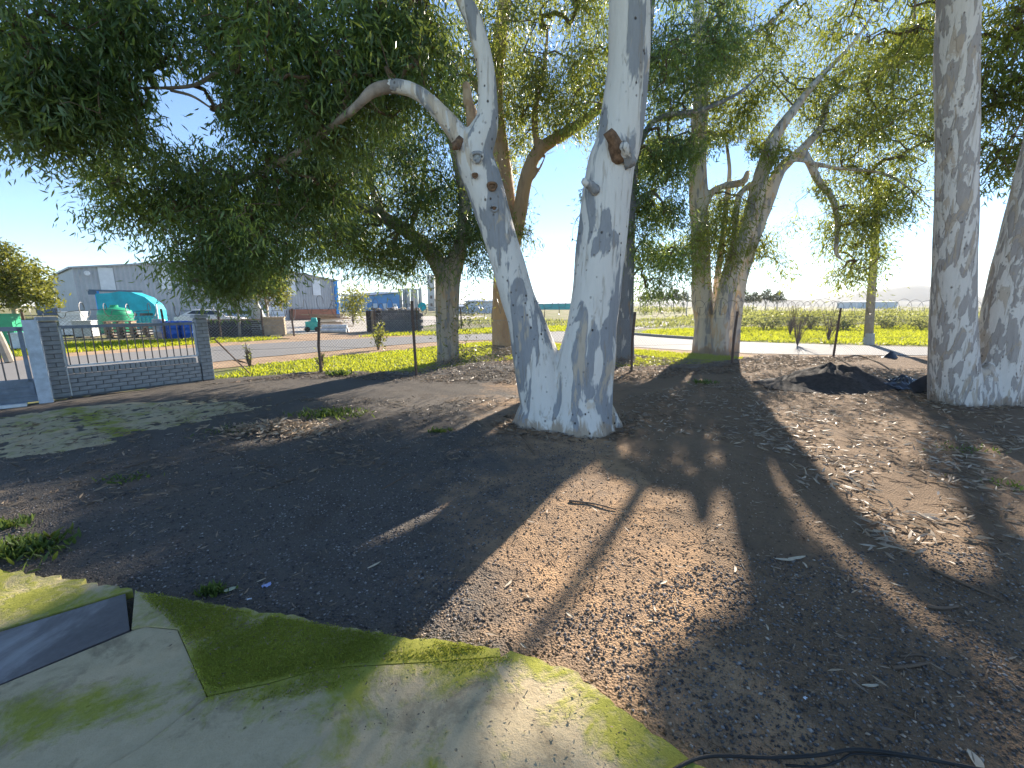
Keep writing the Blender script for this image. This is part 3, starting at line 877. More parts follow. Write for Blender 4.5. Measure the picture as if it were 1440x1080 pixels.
link('trunk', remesh(mb, .04, B6, .012), M_bark6, t6)
crown(t6, sk6, [(1020, 200, 15, 1.2, 80), (1045, 155, 15, 1.2, 75), (1000, 120, 15.2, 1.2, 75), (1080, 60, 15.4, 1.4, 60), (1010, 40, 15.2, 1.5, 80), (1105, 130, 15.2, 1.2, 60), (1150, 50, 15.6, 1.4, 60), (1200, 110, 15.4, 1.5, 95),
                (1170, 175, 15.2, 1.1, 80), (1230, 175, 15.2, 1.2, 85), (1255, 70, 15.4, 1.5, 90), (1285, 145, 15.2, 1.2, 70), (1205, 250, 15.2, 1.0, 60), (1270, 235, 15.2, 1.0, 60), (1195, 325, 15, .9, 60), (1220, 300, 15, .9, 55),
                (1205, 370, 15, .6, 36), (1235, 345, 15, .6, 24), (1165, 310, 15, .5, 20), (1085, 345, 15, .5, 22), (1095, 365, 15, .35, 12), (1060, 300, 15, .5, 14), (1255, 290, 15.2, .7, 30), (1300, 190, 15, .8, 34), (1300, 30, 15.4, 1.4, 60),
                (1110, 300, 15.2, .4, 10), (1000, 300, 15.4, .5, 14), (970, 330, 15.4, .5, 14), (1140, 270, 15, .5, 18), (1290, 60, 15.2, 1.3, 50), (1050, -80, 15.4, 3, 120), (1200, -80, 15.6, 3, 120)], M_leafB, 42, .18, False, B6, spread=.25, extra=np.vstack([shade_clumps(SH_R, 90, 13.5, 17.5), shade_clumps(SH_M, 240, 13.0, 16.5), shade_clumps(SH_L2, 320, 18.0, 23, 985, 824)]))

# ================================================================== WALL, GATE AND FENCES
M_brick = simple('grey_painted_brick', (0.30, 0.315, 0.335), .85, var=.22, scale=7, bump=.3)
M_mortar = simple('mortar', (0.17, 0.17, 0.175), .95, scale=20)
M_steel = simple('blue_grey_steel', (0.20, 0.235, 0.29), .5, .3, scale=8)
M_bar = simple('brown_grey_bar', (0.20, 0.165, 0.15), .6, .2, scale=8)
M_white = simple('white_paint', (0.66, 0.68, 0.70), .55, scale=5)
M_pale = simple('pale_blue_post_paint', (0.52, 0.58, 0.66), .55, scale=6)
M_rust = simple('rusty_post', (0.12, 0.085, 0.07), .8, .1, var=.4, scale=18)
M_wire = simple('galvanised_wire', (0.30, 0.29, 0.28), .5, .5)
M_razor = simple('razor_wire_steel', (0.17, 0.165, 0.16), .45, .6)
M_wood = simple('weathered_wood', (0.30, 0.21, 0.14), .85, var=.4, scale=9)
M_dkwood = simple('dark_wood', (0.065, 0.052, 0.048), .9, var=.5, scale=9)

def brick_mesh(l, w, h):
    bm = bmesh.new()
    bmesh.ops.create_cube(bm, size=1.0)
    bmesh.ops.scale(bm, vec=(l, w, h), verts=bm.verts)
    bmesh.ops.bevel(bm, geom=bm.edges[:], offset=.004, segments=1, affect='EDGES')
    me = bpy.data.meshes.new('brick')
    bm.to_mesh(me)
    bm.free()
    me.materials.append(M_brick)
    return me
A = gp(77, 560)[:2]
Bw = gp(299, 533)[:2]
wd = (Bw - A) / np.linalg.norm(Bw - A)
wl = float(np.linalg.norm(Bw - A))
wall = empty('brick_wall', (*A, 0), math.atan2(wd[1], wd[0]), label='low grey brick wall between two square brick pillars beside the sliding gate', cat='wall')
BL, BH, BW_, J = .215, .068, .10, .011
full, half, sold = brick_mesh(BL, BW_, BH), brick_mesh(BW_, BW_, BH), brick_mesh(BH, .15, .105)
PW = .225
def put(me, x, y, z, rz=0.0):
    o = link('brick', me, None, wall)
    o.location = (x + random.uniform(-.0025, .0025), y + random.uniform(-.003, .003), z)
    o.rotation_euler = (0, 0, rz)
cores = MB()
for cx in (PW / 2 - .02, wl - PW / 2 + .02):
    cores.box((cx, 0, .68), (PW - .03, PW - .03, 1.40))
    for r in range(17):
        z = .02 + r * (BH + J) + BH / 2
        for s_ in (-1, 1):
            put(full, cx + (s_ * .0565 if r % 2 else 0), 0 if r % 2 else s_ * .0565, z, math.pi / 2 if r % 2 else 0)
x0, x1 = PW - .015, wl - PW + .015
LH = 5 * (BH + J)
cores.box(((x0 + x1) / 2, 0, LH / 2 - .01), (x1 - x0, .13, LH + .02))
for r in range(5):
    x = x0 - (BL / 2 if r % 2 else 0)
    while x < x1 - .02:
        a, b = max(x, x0 + .004), min(x + BL, x1 - .004)
        if b - a > .15:
            put(full, (a + b) / 2, -.035, .02 + r * (BH + J) + BH / 2)
        elif b - a > .06:
            put(half, (a + b) / 2, -.035, .02 + r * (BH + J) + BH / 2)
        x += BL + J
x = x0 + .045
while x < x1 - .03:
    put(sold, x, -.01, LH + .075)
    x += BH + J
cores.build('mortar_core', M_mortar, wall)
caps = [MB().box((c, 0, 1.425), (PW + .05, PW + .05, .07), taper=.86).build('pillar_cap', M_brick, wall) for c in (PW / 2 - .02, wl - PW / 2 + .02)]
# railing on the wall
rail = empty('bar_railing', (*A, 0), math.atan2(wd[1], wd[0]), label='steel bar railing panel set on the low brick wall between the pillars', cat='railing')
zt, zb = 1.27, LH + .17
MB().box(((x0 + x1) / 2, 0, zt), (x1 - x0 - .01, .05, .055)).build('top_rail', M_steel, rail)
MB().box(((x0 + x1) / 2, 0, zb), (x1 - x0 - .01, .05, .03)).build('bottom_rail', M_white, rail)
for c in (x0 + .02, x1 - .02):
    MB().box((c, -.03, (zt + zb) / 2), (.035, .03, zt - zb)).build('end_upright', M_pale, rail)
barm = MB().box((0, 0, 0), (.016, .016, zt - zb - .045)).mesh('bar')
nb = 17
for i in range(nb):
    o = link('bar', barm, M_bar, rail)
    o.location = (x0 + .07 + (x1 - x0 - .14) * i / (nb - 1), 0, (zt + zb) / 2 - .006)
MB().tube([(x0 + .0, -.09, .02), (x0 + .0, -.09, .45), (x0 + .0, -.08, 1.25)], .011, 6).build('conduit_pipe', M_white, rail)

# sliding gate and its post
G0 = gp(66, 566)
gdir = norm(np.array([-.72, -.69]))
grz = math.atan2(gdir[1], gdir[0])
tag(MB().box((0, 0, .70), (.17, .12, 1.44)).box((0, 0, 1.425), (.18, .13, .02)).build('gate_post', M_pale, None), 'pale blue steel gate post standing against the grey brick pillar', 'post')
gpst = bpy.data.objects['gate_post']
gpst.location = (G0[0], G0[1], -.02)
gpst.rotation_euler = (0, 0, grz)
gate = empty('sliding_gate', (G0[0], G0[1], 0), grz, label='steel sliding gate with dark bars over a blue-grey sheet panel', cat='gate')
GL = 3.6
MB().box((GL / 2 + .1, -.09, 1.27), (GL, .05, .07)).build('top_rail', M_steel, gate)
MB().box((GL / 2 + .1, -.09, .40), (GL, .05, .05)).build('middle_rail', M_steel, gate)
MB().box((GL / 2 + .1, -.09, .20), (GL, .02, .35)).build('sheet_panel', M_steel, gate)
for z in (.12, .20, .28):
    MB().box((GL / 2 + .1, -.07, z), (GL, .022, .012)).build('panel_rib', M_steel, gate)
MB().box((.14, -.09, .72), (.05, .05, 1.12)).build('end_upright', M_steel, gate)
bm2 = MB().box((0, 0, 0), (.018, .018, .83)).mesh('bar')
for i in range(24):
    o = link('bar', bm2, M_bar, gate)
    o.location = (.26 + i * .145, -.09, .835)
tag(MB().box((0, 0, .02), (3.4, .10, .05)).build('gate_track', M_white), 'white gate track lying on the ground under the sliding gate', 'track')
gt = bpy.data.objects['gate_track']
gt.location = (G0[0] + gdir[0] * 1.9 + .06, G0[1] + gdir[1] * 1.9 - .08, 0)
gt.rotation_euler = (0, 0, grz)
# slanting stay from the right pillar
a, b = at(301, 476, 9.15), gp(352, 526)
tag(MB().tube([a, (a + b) / 2, b], .018, 6).build('fence_stay', M_rust), 'slanting rusty stay pipe between brick pillar and wire fence foot', 'stay')

def coil_ring(c, d, r, n=20):
    """one loop of razor wire round the axis d"""
    u = norm(np.array([-d[1], d[0], 0]))
    return [c + r * (math.cos(a) * u + math.sin(a) * np.array([0, 0, 1.0])) + d * (a / 6.283 - .5) * .2 for a in np.linspace(0, 2 * math.pi, n)]
def fence(name, posts, heights, label, mesh_h, mesh_step, coil_r, coil_step, wire, coil_zoff, post_r, seed, wire_z=None):
    root = empty(name, (posts[0][0], posts[0][1], 0), label=label, cat='fence')
    off = np.array([posts[0][0], posts[0][1], 0])
    for (p, h) in zip(posts, heights):
        if h:
            MB().tube([(p[0], p[1], -.1), (p[0] + rng.normal(0, .015), p[1], h * .5), (p[0] + rng.normal(0, .03), p[1] + rng.normal(0, .02), h)], post_r, 7).build('post', M_rust, root, off)
    for i in range(len(posts) - 1):
        a, b = np.array([*posts[i], 0.0]), np.array([*posts[i + 1], 0.0])
        L = np.linalg.norm(b - a)
        d = (b - a) / L
        h = mesh_h
        zz = np.array([0, 0, 1.0])
        w = MB()
        k = int(L / mesh_step)
        for j in range(-int(h / mesh_step), k + 1):     # chain link: crossing diagonals
            s0, s1 = j * mesh_step, j * mesh_step + h
            for (q0, q1, z0, z1) in ((s0, s1, 0, h), (s0, s1, h, 0)):
                c0, c1 = max(q0, 0), min(q1, L)
                if c1 - c0 < .02:
                    continue
                f0, f1 = (c0 - q0) / h, (c1 - q0) / h
                w.tube([a + d * c0 + zz * (z0 + (z1 - z0) * f0), a + d * c1 + zz * (z0 + (z1 - z0) * f1)], wire, 3, cap=False)
        for z in (.03, h * .5, h):
            w.tube([a + d * t + zz * (z - .02 * math.sin(math.pi * t / L)) for t in np.linspace(0, L, 5)], wire * 1.6, 3, cap=False)
        w.build('wire_mesh', M_wire, root, off, kind='stuff')
        cm = MB()
        pts = []
        n = max(2, int(L / coil_step))
        for j in range(n):
            c = a + d * (j + .5) * L / n + zz * (h + coil_zoff + rng.normal(0, .03))
            pts += list(coil_ring(c, d, coil_r * rng.uniform(.8, 1.15)))
        cm.tube(pts, .0055 if coil_r < .3 else .018, 3, cap=False)
        cm.build('razor_coil', M_razor, root, off)
    return root
fence('wire_fence', [(-6.78, 9.3), (-4.79, 10.23), (-2.3, 9.8), (3.07, 10.46), (6.18, 11.49), (10.54, 13.46), (14.5, 13.3), (19, 12.2)], [0, 1.36, 1.76, 1.5, 1.5, 1.58, 1.55, 1.5],
      'chain link fence with rusty posts and razor wire running between the yard and the road', 1.32, .075, .23, .34, .0022, .28, .034, 1)
fence('wire_fence', [(-22, 18.8), (-17.5, 20.9), (-15.4, 21.9), (-13.6, 22.7), (-12.3, 23.4)], [1.5, 1.5, 1.5, 1.5, 1.5], 'dark wire fence with razor loops in front of the plank stacks across the road', 1.2, .15, .34, .8, .005, .2, .05, 2)
fence('wire_fence', [(-8.4, 25.6), (-6.2, 27.2), (-3.6, 29.5), (-1.5, 31.5)], [1.5, 1.5, 1.5, 1.5], 'dark wire fence with razor loops in front of the block enclosure across the road', 1.2, .15, .34, .9, .005, .2, .05, 3)

# ================================================================== FACTORY SIDE
M_sheet = simple('grey_corrugated_sheet', (0.34, 0.36, 0.39), .5, .35, var=.12, scale=.8)
M_sheetd = simple('dark_roof_sheet', (0.10, 0.13, 0.18), .5, .3, scale=1)
M_trans = simple('translucent_white_sheet', (0.62, 0.66, 0.70), .5, 0, var=.1, scale=2)
M_blue = simple('bright_blue_paint', (0.03, 0.24, 0.62), .5, 0, var=.1)
M_cyan = simple('turquoise_paint', (0.01, 0.36, 0.45), .5, 0, var=.25, scale=1.5)
M_teal = simple('teal_paint', (0.05, 0.42, 0.40), .45)
M_dark = simple('dark_glass', (0.03, 0.035, 0.04), .15, spec=.6)
M_green = simple('green_plastic_tank', (0.03, 0.33, 0.16), .4, var=.15)
M_cream = simple('cream_plaster', (0.62, 0.55, 0.45), .9, var=.1, scale=1)
M_redbrick = simple('red_brick_base', (0.30, 0.14, 0.095), .9, var=.35, scale=14)
M_lblue = simple('sky_blue_cladding', (0.10, 0.30, 0.58), .5, var=.12, scale=.3)
M_conc2 = simple('silo_concrete', (0.46, 0.45, 0.43), .8, var=.12, scale=.6)
M_block = simple('dark_grey_block', (0.13, 0.125, 0.13), .9, var=.3, scale=6)
M_drum = simple('blue_plastic_drum', (0.015, 0.09, 0.42), .4, var=.15)
M_black = simple('black_rubber', (0.018, 0.018, 0.018), .6)
M_plast = simple('black_plastic', (0.022, 0.024, 0.03), .28, var=.4, spec=.6)
M_canvas = simple('grey_canvas', (0.50, 0.51, 0.50), .8)
M_tan = simple('tan_board', (0.42, 0.32, 0.21), .9, scale=5)

def corrugated(L, H, pitch=.3, amp=.04, top=None):
    """wall sheet in the local xz plane; top(x) gives its height"""
    m = MB()
    n = int(L / pitch) * 2
    vs, fs = [], []
    for i in range(n + 1):
        x = L * i / n
        y = amp if i % 2 else 0
        vs += [(x, y, 0), (x, y, (top(x) if top else H))]
    fs = [(2 * i, 2 * i + 2, 2 * i + 3, 2 * i + 1) for i in range(n)]
    return m.add(vs, fs)
WA, WB = np.array([-36.6, 35.5]), np.array([-22.2, 53.5])
wv = WB - WA
WL = float(np.linalg.norm(wv))
wrz = math.atan2(wv[1], wv[0])
wh = empty('warehouse', (*WA, 0), wrz, label='grey corrugated warehouse with white light panels and blue corner post across the road', cat='building')
topf = lambda x: 4.75 + 1.5 * (1 - abs(2 * x / WL - 1))
fw = corrugated(WL, 5, .32, .05, topf).build('front_wall', M_sheet, wh)
for k, (px_, w_, z0, z1) in enumerate(((2.0, .95, 2.9, 4.9), (6.0, .95, 3.2, 5.3), (14.0, .95, 3.2, 5.3), (17.5, .95, 2.9, 5.0), (20.5, .95, 2.9, 4.7))):
    MB().box((px_, -.03, (z0 + z1) / 2), (w_, .05, z1 - z0)).build('light_panel', M_trans, fw)
sd = corrugated(18, 5, .32, .05, lambda x: 4.75)
sdo = sd.build('side_wall', M_sheet, wh)
sdo.rotation_euler = (0, 0, math.pi / 2)
rf = MB()
rf.add([(-.25, -.25, 4.68), (WL / 2, -.25, 6.3), (WL + .25, -.25, 4.68), (-.25, 18, 4.68), (WL / 2, 18, 6.3), (WL + .25, 18, 4.68),
        (-.25, -.25, 4.82), (WL / 2, -.25, 6.44), (WL + .25, -.25, 4.82), (-.25, 18, 4.82), (WL / 2, 18, 6.44), (WL + .25, 18, 4.82)],
       [(6, 7, 10, 9), (7, 8, 11, 10), (0, 3, 4, 1), (1, 4, 5, 2), (0, 1, 7, 6), (1, 2, 8, 7), (0, 6, 9, 3), (2, 5, 11, 8), (3, 9, 10, 4), (4, 10, 11, 5)])
rf.build('roof', M_sheet, wh)
MB().box((WL - .15, -.1, 2.35), (.38, .3, 4.7)).build('corner_post', M_blue, wh)
MB().box((WL - 3.2, -.12, .62), (5.6, .16, 1.24)).build('brick_base', M_redbrick, wh)
dr = MB().box((WL - 7.6, -.08, 1.55), (2.2, .12, 3.1)).build('door', M_trans, wh)
MB().box((WL - 7.6, -.16, 2.25), (.06, .05, 1.3)).build('door_bar', M_bar, dr)
MB().box((WL - 7.6, -.16, 2.95), (1.9, .05, .06)).build('door_bar', M_bar, dr)
MB().tube([(.8, -.35, 4.35), (.8, -.22, 4.35), (.8, -.05, 4.4)], [.2, .16, .05], 10).build('floodlight', M_white, wh)
lean = empty('lean_to_roof', at(146, 470, 31.5) * np.array([1, 1, 0]), wrz, label='small dark lean-to roof on a bright blue post in front of the warehouse', cat='shelter')
MB().box((1.1, .5, 2.78), (3.0, 1.6, .1)).build('roof_sheet', M_sheetd, lean)
MB().box((-.25, -.3, 2.6), (.45, .2, .28)).build('roof_bracket', M_sheetd, lean)
MB().box((.0, -.2, 1.36), (.24, .18, 2.72)).build('post', M_blue, lean)
# turquoise shed
cb = at(194, 470, 30) * np.array([1, 1, 0])
cs_ = empty('turquoise_shed', cb, .42, label='large turquoise shed with domed top and dark slot windows behind the green tank', cat='shed')
prof = [(-1.6, .0), (1.6, .0), (1.6, 1.35), (1.45, 1.75), (1.0, 2.25), (.3, 2.58), (-.35, 2.62), (-.9, 2.5), (-1.6, 2.45)]
m = MB()
n = len(prof)
m.add([(x, -.9, z) for x, z in prof] + [(x, .9, z) for x, z in prof], [tuple(range(n)), tuple(range(2 * n - 1, n - 1, -1))] + [(i, n + i, n + (i + 1) % n, (i + 1) % n) for i in range(n)])
shell = m.build('shell', M_cyan, cs_)
for x in (-.85, .05, .95):
    MB().box((x, -.91, 1.05), (.72, .06, .17)).build('slot_window', M_dark, cs_)
for i in range(14):
    MB().box((-1.5 + i * .23, -.93, .45), (.1, .06, .8)).build('rib', M_teal, cs_)
MB().box((1.57, -.92, .9), (.07, .08, 1.75)).build('edge_strip', M_white, cs_)
# green water tank
gtk = at(168, 475, 26) * np.array([1, 1, 0])
wt = empty('water_tank', gtk, label='round green plastic water tank in front of the turquoise shed', cat='tank')
pr_ = [(.82, 0), (.84, .05)]
for i in range(6):
    pr_ += [(.86, .12 + i * .2), (.82, .22 + i * .2)]
pr_ += [(.8, 1.36), (.55, 1.5), (.22, 1.56), (.2, 1.64), (0.01, 1.65)]
m = MB()
for i, (r, z) in enumerate(pr_):
    m.v += [(r * math.cos(2 * math.pi * k / 20), r * math.sin(2 * math.pi * k / 20), z) for k in range(20)]
m.f += [(i * 20 + k, i * 20 + (k + 1) % 20, (i + 1) * 20 + (k + 1) % 20, (i + 1) * 20 + k) for i in range(len(pr_) - 1) for k in range(20)]
tb = m.build('tank_body', M_green, wt, smooth=True)
MB().tube([(0, 0, 1.62), (0, 0, 1.70)], .2, 14).build('lid', M_green, wt)
def put_px(px, py, Y):
    """stand something on the ground at the depth Y under that pixel column"""
    p = at(px, py, Y)
    return np.array([p[0], p[1], -.03])
# pallets, drums, crates beside the shed
def pallet_stack(px, Y, n, rz, label, mat, w=1.2, group='timber stacks on the factory side'):
    b = put_px(px, 470, Y)
    r = empty('pallet_stack', b, rz, label=label, cat='stack', group=group)
    for i in range(n):
        j = rng.normal(0, .03)
        z = .15 * i
        for s in (-.42, 0, .42):
            MB().box((j + s * w / 1.0, 0, z + .05), (.10, .95, .1)).build('bearer', mat, r)
        for k in range(5):
            MB().box((j, -.4 + k * .2, z + .115), (w, .12, .025)).build('slat', mat, r)
    return r
pallet_stack(172, 22.5, 6, .5, 'low stack of brown pallets under the green tank behind the railing', M_wood)
pallet_stack(206, 23.0, 5, .55, 'low stack of brown pallets below the turquoise shed behind the railing', M_wood)
def drum(px, Y, label, mat=M_drum, h=.92, r_=.29):
    b = put_px(px, 470, Y)
    d = empty('drum', b, label=label, cat='drum', group='drums behind the railing')
    m = MB()
    pf = [(.92, 0), (1, .03), (1, .3), (1.04, .32), (1, .34), (1, .62), (1.04, .64), (1, .66), (1, .93), (.9, .985), (.82, .985), (.80, .97), (.01, .97)]
    for (q, z) in pf:
        m.v += [(q * r_ * math.cos(2 * math.pi * k / 14), q * r_ * math.sin(2 * math.pi * k / 14), z * h) for k in range(14)]
    m.f += [(i * 14 + k, i * 14 + (k + 1) % 14, (i + 1) * 14 + (k + 1) % 14, (i + 1) * 14 + k) for i in range(len(pf) - 1) for k in range(14)]
    m.build('drum_body', mat, d, smooth=True)
    MB().tube([(.1, 0, .95 * h), (.1, 0, 1.0 * h)], .045, 8).build('bung', M_white, d)
for x, Y in ((238, 21.6), (247, 21.2), (257, 21.8), (266, 21.4)):
    drum(x, Y, 'blue plastic drum standing in the row behind the bar railing')
drum(226, 22.2, 'grey drum standing beside the row of blue drums', M_sheet, 1.0)
def boxy(name, px, Y, d, mat, label, cat, rz=.4, lid=None, group=None, feet=None):
    b = put_px(px, 470, Y)
    r = empty(name, b, rz, label=label, cat=cat, group=group)
    me = MB().box((0, 0, d[2] / 2 + .06), d, taper=.96)
    me.build('body', mat, r)
    MB().box((0, 0, d[2] + .08), (d[0] * 1.03, d[1] * 1.03, .05)).build('lid', lid or mat, r)
    for s in (-1, 1):
        MB().box((s * d[0] * .36, 0, .03), (.09, d[1] * .92, .06)).build('runner', feet or M_dkwood, r)
    return r
boxy('storage_bin', 34, 16.2, (.62, .6, .55), M_white, 'white storage bin on the grass behind the sliding gate', 'bin')
boxy('chest', 108, 24, (1.0, .8, 1.25), M_white, 'white appliance standing beside the warehouse left wall', 'appliance')
boxy('cabinet', 14, 17.6, (.6, .6, 1.25), M_green, 'narrow green cabinet behind the sliding gate under the yellow-green tree', 'cabinet')
boxy('chest', 122, 22.5, (.8, .7, .8), M_canvas, 'grey chest behind the railing near the left pillar', 'chest')
boxy('crate', 388, 23.8, (1.05, .8, .95), M_tan, 'tan board crate behind the dark wire fence across the road', 'crate')
boxy('crate', 364, 23.9, (.55, .7, .8), M_canvas, 'grey crate under the canvas bundle behind the dark wire fence', 'crate')
# canvas bundle
cbn = put_px(363, 470, 24.6)
m = MB()
pf = [(.42, 0.0), (.46, .5), (.44, 1.0), (.30, 1.45), (.12, 1.75), (.05, 1.95), (.14, 2.05), (.01, 2.1)]
for i, (q, z) in enumerate(pf):
    m.v += [((q + .05 * math.sin(3 * a + i)) * math.cos(a) + .03 * i, (q + .04 * math.cos(2 * a)) * math.sin(a), z) for a in np.linspace(0, 2 * math.pi, 14, endpoint=False)]
m.f += [(i * 14 + k, i * 14 + (k + 1) % 14, (i + 1) * 14 + (k + 1) % 14, (i + 1) * 14 + k) for i in range(len(pf) - 1) for k in range(14)]
cvo = m.build('canvas_bundle', M_canvas, None, smooth=True)
cvo.location = cbn
tag(cvo, 'tall grey canvas bundle tied at the top behind the dark wire fence', 'bundle')
# dark plank stack
ps = empty('plank_stack', put_px(330, 470, 23.6), .38, label='long low stack of dark planks behind the wire fence across the road', cat='stack')
for r in range(9):
    for k in range(3):
        L = 2.9 + rng.normal(0, .2)
        MB().box((rng.normal(0, .08), -.4 + .38 * k + rng.normal(0, .03), .06 + r * .105), (L, .32, .075), rng.normal(0, .015)).build('plank', [M_dkwood, M_dkwood, M_wood][(r + k) % 3 if r > 5 else 0], ps)
# cars behind the stack
def car(px, Y, rz, mat, label):
    r = empty('parked_car', put_px(px, 470, Y), rz, label=label, cat='car', group='cars parked in the factory yard')
    side = [(-2.0, .35), (2.0, .35), (2.05, .62), (1.95, .82), (1.05, .92), (.55, 1.38), (-.95, 1.42), (-1.75, .98), (-2.05, .9), (-2.08, .55)]
    n = len(side)
    m = MB()
    tw = lambda z: .82 if z < 1 else .66
    m.add([(x, -tw(z), z) for x, z in side] + [(x, tw(z), z) for x, z in side], [tuple(range(n)), tuple(range(2 * n - 1, n - 1, -1))] + [(i, n + i, n + (i + 1) % n, (i + 1) % n) for i in range(n)])
    m.build('body', mat, r)
    for s in (-1, 1):
        MB().add([(.95, s * .80, .96), (.5, s * .70, 1.33), (-.9, s * .70, 1.36), (-1.5, s * .80, 1.0)], [(0, 1, 2, 3)]).build('side_window', M_dark, r)
    MB().add([(1.06, -.7, .96), (1.06, .7, .96), (.60, .58, 1.36), (.60, -.58, 1.36)], [(0, 1, 2, 3)]).build('windscreen', M_dark, r)
    for x in (-1.3, 1.3):
        for s in (-1, 1):
            w = MB().tube([(x, s * .70, .31), (x, s * .86, .31)], .31, 16).build('wheel', M_black, r)
            MB().tube([(x, s * .85, .31), (x, s * .875, .31)], .19, 12).build('rim', M_wire, w)
    for s in (-1, 1):
        MB().box((2.04, s * .6, .72), (.05, .3, .13)).build('headlight', M_trans, r)
    return r
car(303, 30, .3, simple('car_white_paint', (.72, .68, .66), .3, spec=.6, var=.05), 'white hatchback parked behind the dark plank stack next to the pillar')
car(343, 32, .5, simple('car_silver_paint', (.50, .58, .66), .3, .2, spec=.6, var=.05), 'pale blue-silver car parked behind the dark plank stack near the canvas bundle')
# teal machine, pipes and boards
tm = empty('machine', put_px(441, 470, 27.5), .3, label='small teal machine beside the white pipes in the factory yard', cat='machine')
MB().box((0, 0, .38), (.8, .6, .55)).build('body', M_teal, tm)
MB().box((.1, 0, .78), (.4, .4, .25), taper=.7).build('motor_cover', M_teal, tm)
for s in (-1, 1):
    MB().tube([(s * .3, -.36, .17), (s * .3, -.28, .17)], .17, 12).build('wheel', M_black, tm)
for k, (dx, dy, z) in enumerate(((0, 0, .13), (.05, .3, .13), (.02, .15, .37))):
    b = put_px(469, 470, 26.4)
    o = MB().tube([(-.75, 0, 0), (-.2, 0, 0), (.8, 0, 0)], .13, 14, cap=True).build('plastic_pipe', M_white, smooth=False)
    o.location = (b[0] + dx, b[1] + dy, z - .03)
    o.rotation_euler = (0, 0, .1)
    tag(o, 'fat white plastic pipe lying in the small pipe pile', 'pipe', 'white pipes in the factory yard')
bs = empty('board_pile', put_px(463, 470, 29.5), .2, label='untidy pile of brown boards behind the white pipes', cat='pile')
for i in range(14):
    MB().box((rng.normal(0, .25), rng.normal(0, .3), .1 + i * .075), (2.0 + rng.normal(0, .3), .22, .05), rng.normal(0, .18)).build('board', M_wood, bs)
# dark block enclosure
eb = put_px(516, 467, 27.0)
en = empty('block_enclosure', eb, .12, label='dark enclosure with plank end and grey block side topped with rubble', cat='enclosure')
for i in range(6):
    MB().box((.08 + i * .16, -.0, .68), (.145, .06 + .02 * (i % 2), 1.36 + rng.normal(0, .02))).build('plank', [M_dkwood, M_wood][i == 2], en)
blk = MB().box((0, 0, 0), (.39, .16, .19)).mesh('block')
for r in range(7):
    for k in range(6):
        o = link('block', blk, M_block, en)
        o.location = (1.2 + k * .405 + (.2 if r % 2 else 0), .02 + rng.normal(0, .006), .1 + r * .198)
MB().box((1.8, .75, .62), (3.4, 1.3, 1.2)).build('fill', M_block, en)
for i in range(46):
    s = rng.uniform(.10, .2)
    c = (rng.uniform(.1, 3.4), rng.uniform(0, 1.2), 1.36 + rng.uniform(0, .14))
    bm = bmesh.new()
    bmesh.ops.create_icosphere(bm, subdivisions=1, radius=s)
    for v in bm.verts:
        v.co *= rng.uniform(.7, 1.15)
        v.co.z *= .7
    me = bpy.data.meshes.new('rubble_lump')
    bm.to_mesh(me)
    bm.free()
    o = link('rubble_lump', me, [M_conc2, M_tan, M_block][i % 3], en)
    o.location = c
# round cyan sign
sg = empty('round_sign', put_px(595, 462, 31), label='round turquoise sign on a thin pole behind the block enclosure', cat='sign')
MB().tube([(0, 0, 0), (0, 0, 1.75)], .03, 8).build('pole', M_wire, sg)
MB().tube([(0, -.03, 1.62), (0, .01, 1.62)], .33, 8).build('sign_disc', M_cyan, sg)
# far factories
def far_building(name, pa, pb, Ya, Yb, ytop_a, ytop_b, mat, roof, label, depth=14, bands=3, band_mat=None):
    a, b = at(pa, 430, Ya), at(pb, 430, Yb)
    ha, hb = at(pa, ytop_a, Ya)[2], at(pb, ytop_b, Yb)[2]
    d = (b - a)[:2]
    L = float(np.hypot(*d))
    r = empty(name, (a[0], a[1], 0), math.atan2(d[1], d[0]), label=label, cat='building')
    w = corrugated(L, ha, max(L / 40, .3), .08, lambda x: ha + (hb - ha) * x / L)
    w.add([(0, .1, 0), (0, depth, 0), (0, depth, ha), (0, .1, ha)], [(0, 1, 2, 3)])
    w.add([(L, .1, 0), (L, depth, 0), (L, depth, hb), (L, .1, hb)], [(3, 2, 1, 0)])
    w.build('wall', mat, r)
    MB().add([(-.3, -.3, ha), (L + .3, -.3, hb), (L + .3, depth, hb + .6), (-.3, depth, ha + .6), (-.3, -.3, ha + .25), (L + .3, -.3, hb + .25), (L + .3, depth, hb + .85), (-.3, depth, ha + .85)],
             [(0, 3, 2, 1), (4, 5, 6, 7), (0, 1, 5, 4), (1, 2, 6, 5), (2, 3, 7, 6), (3, 0, 4, 7)]).build('roof', roof, r)
    for i in range(bands):
        MB().box((L * (i + .5) / bands, -.1, min(ha, hb) * .4), (L / bands * .45, .12, min(ha, hb) * .35)).build('window' if band_mat is M_dark else 'door', band_mat or M_trans, r)
    return r
far_building('factory', 505, 562, 118, 125, 418, 412, M_lblue, M_sheetd, 'long low light blue factory beside the concrete silos', 20, 4, M_trans)
far_building('factory', 655, 697, 95, 95, 425, 425, M_white, M_sheet, 'low white factory behind the orange gum trunk', 14, 3, M_trans)
far_building('factory', 740, 806, 190, 190, 428, 427, M_teal, M_white, 'long low teal factory with white roof far behind the forked gum', 20, 0, M_trans)
far_building('office', 84, 118, 60, 52, 408, 407, M_cream, M_sheet, 'cream plastered office next to the warehouse side wall', 9, 2, M_dark)
far_building('shed', 50, 90, 75, 75, 399, 398, M_sheetd, M_sheetd, 'dark blue ribbed shed rising above the cream office', 9, 2, M_sheet)
far_building('factory', 1205, 1262, 260, 260, 425, 425, M_white, M_trans, 'pale low shed far off beyond the scrub field below the hill', 16, 4, M_trans)
far_building('factory', 612, 655, 110, 108, 433, 432, M_canvas, M_sheet, 'low grey factory beside the round sign', 14, 3, M_trans)
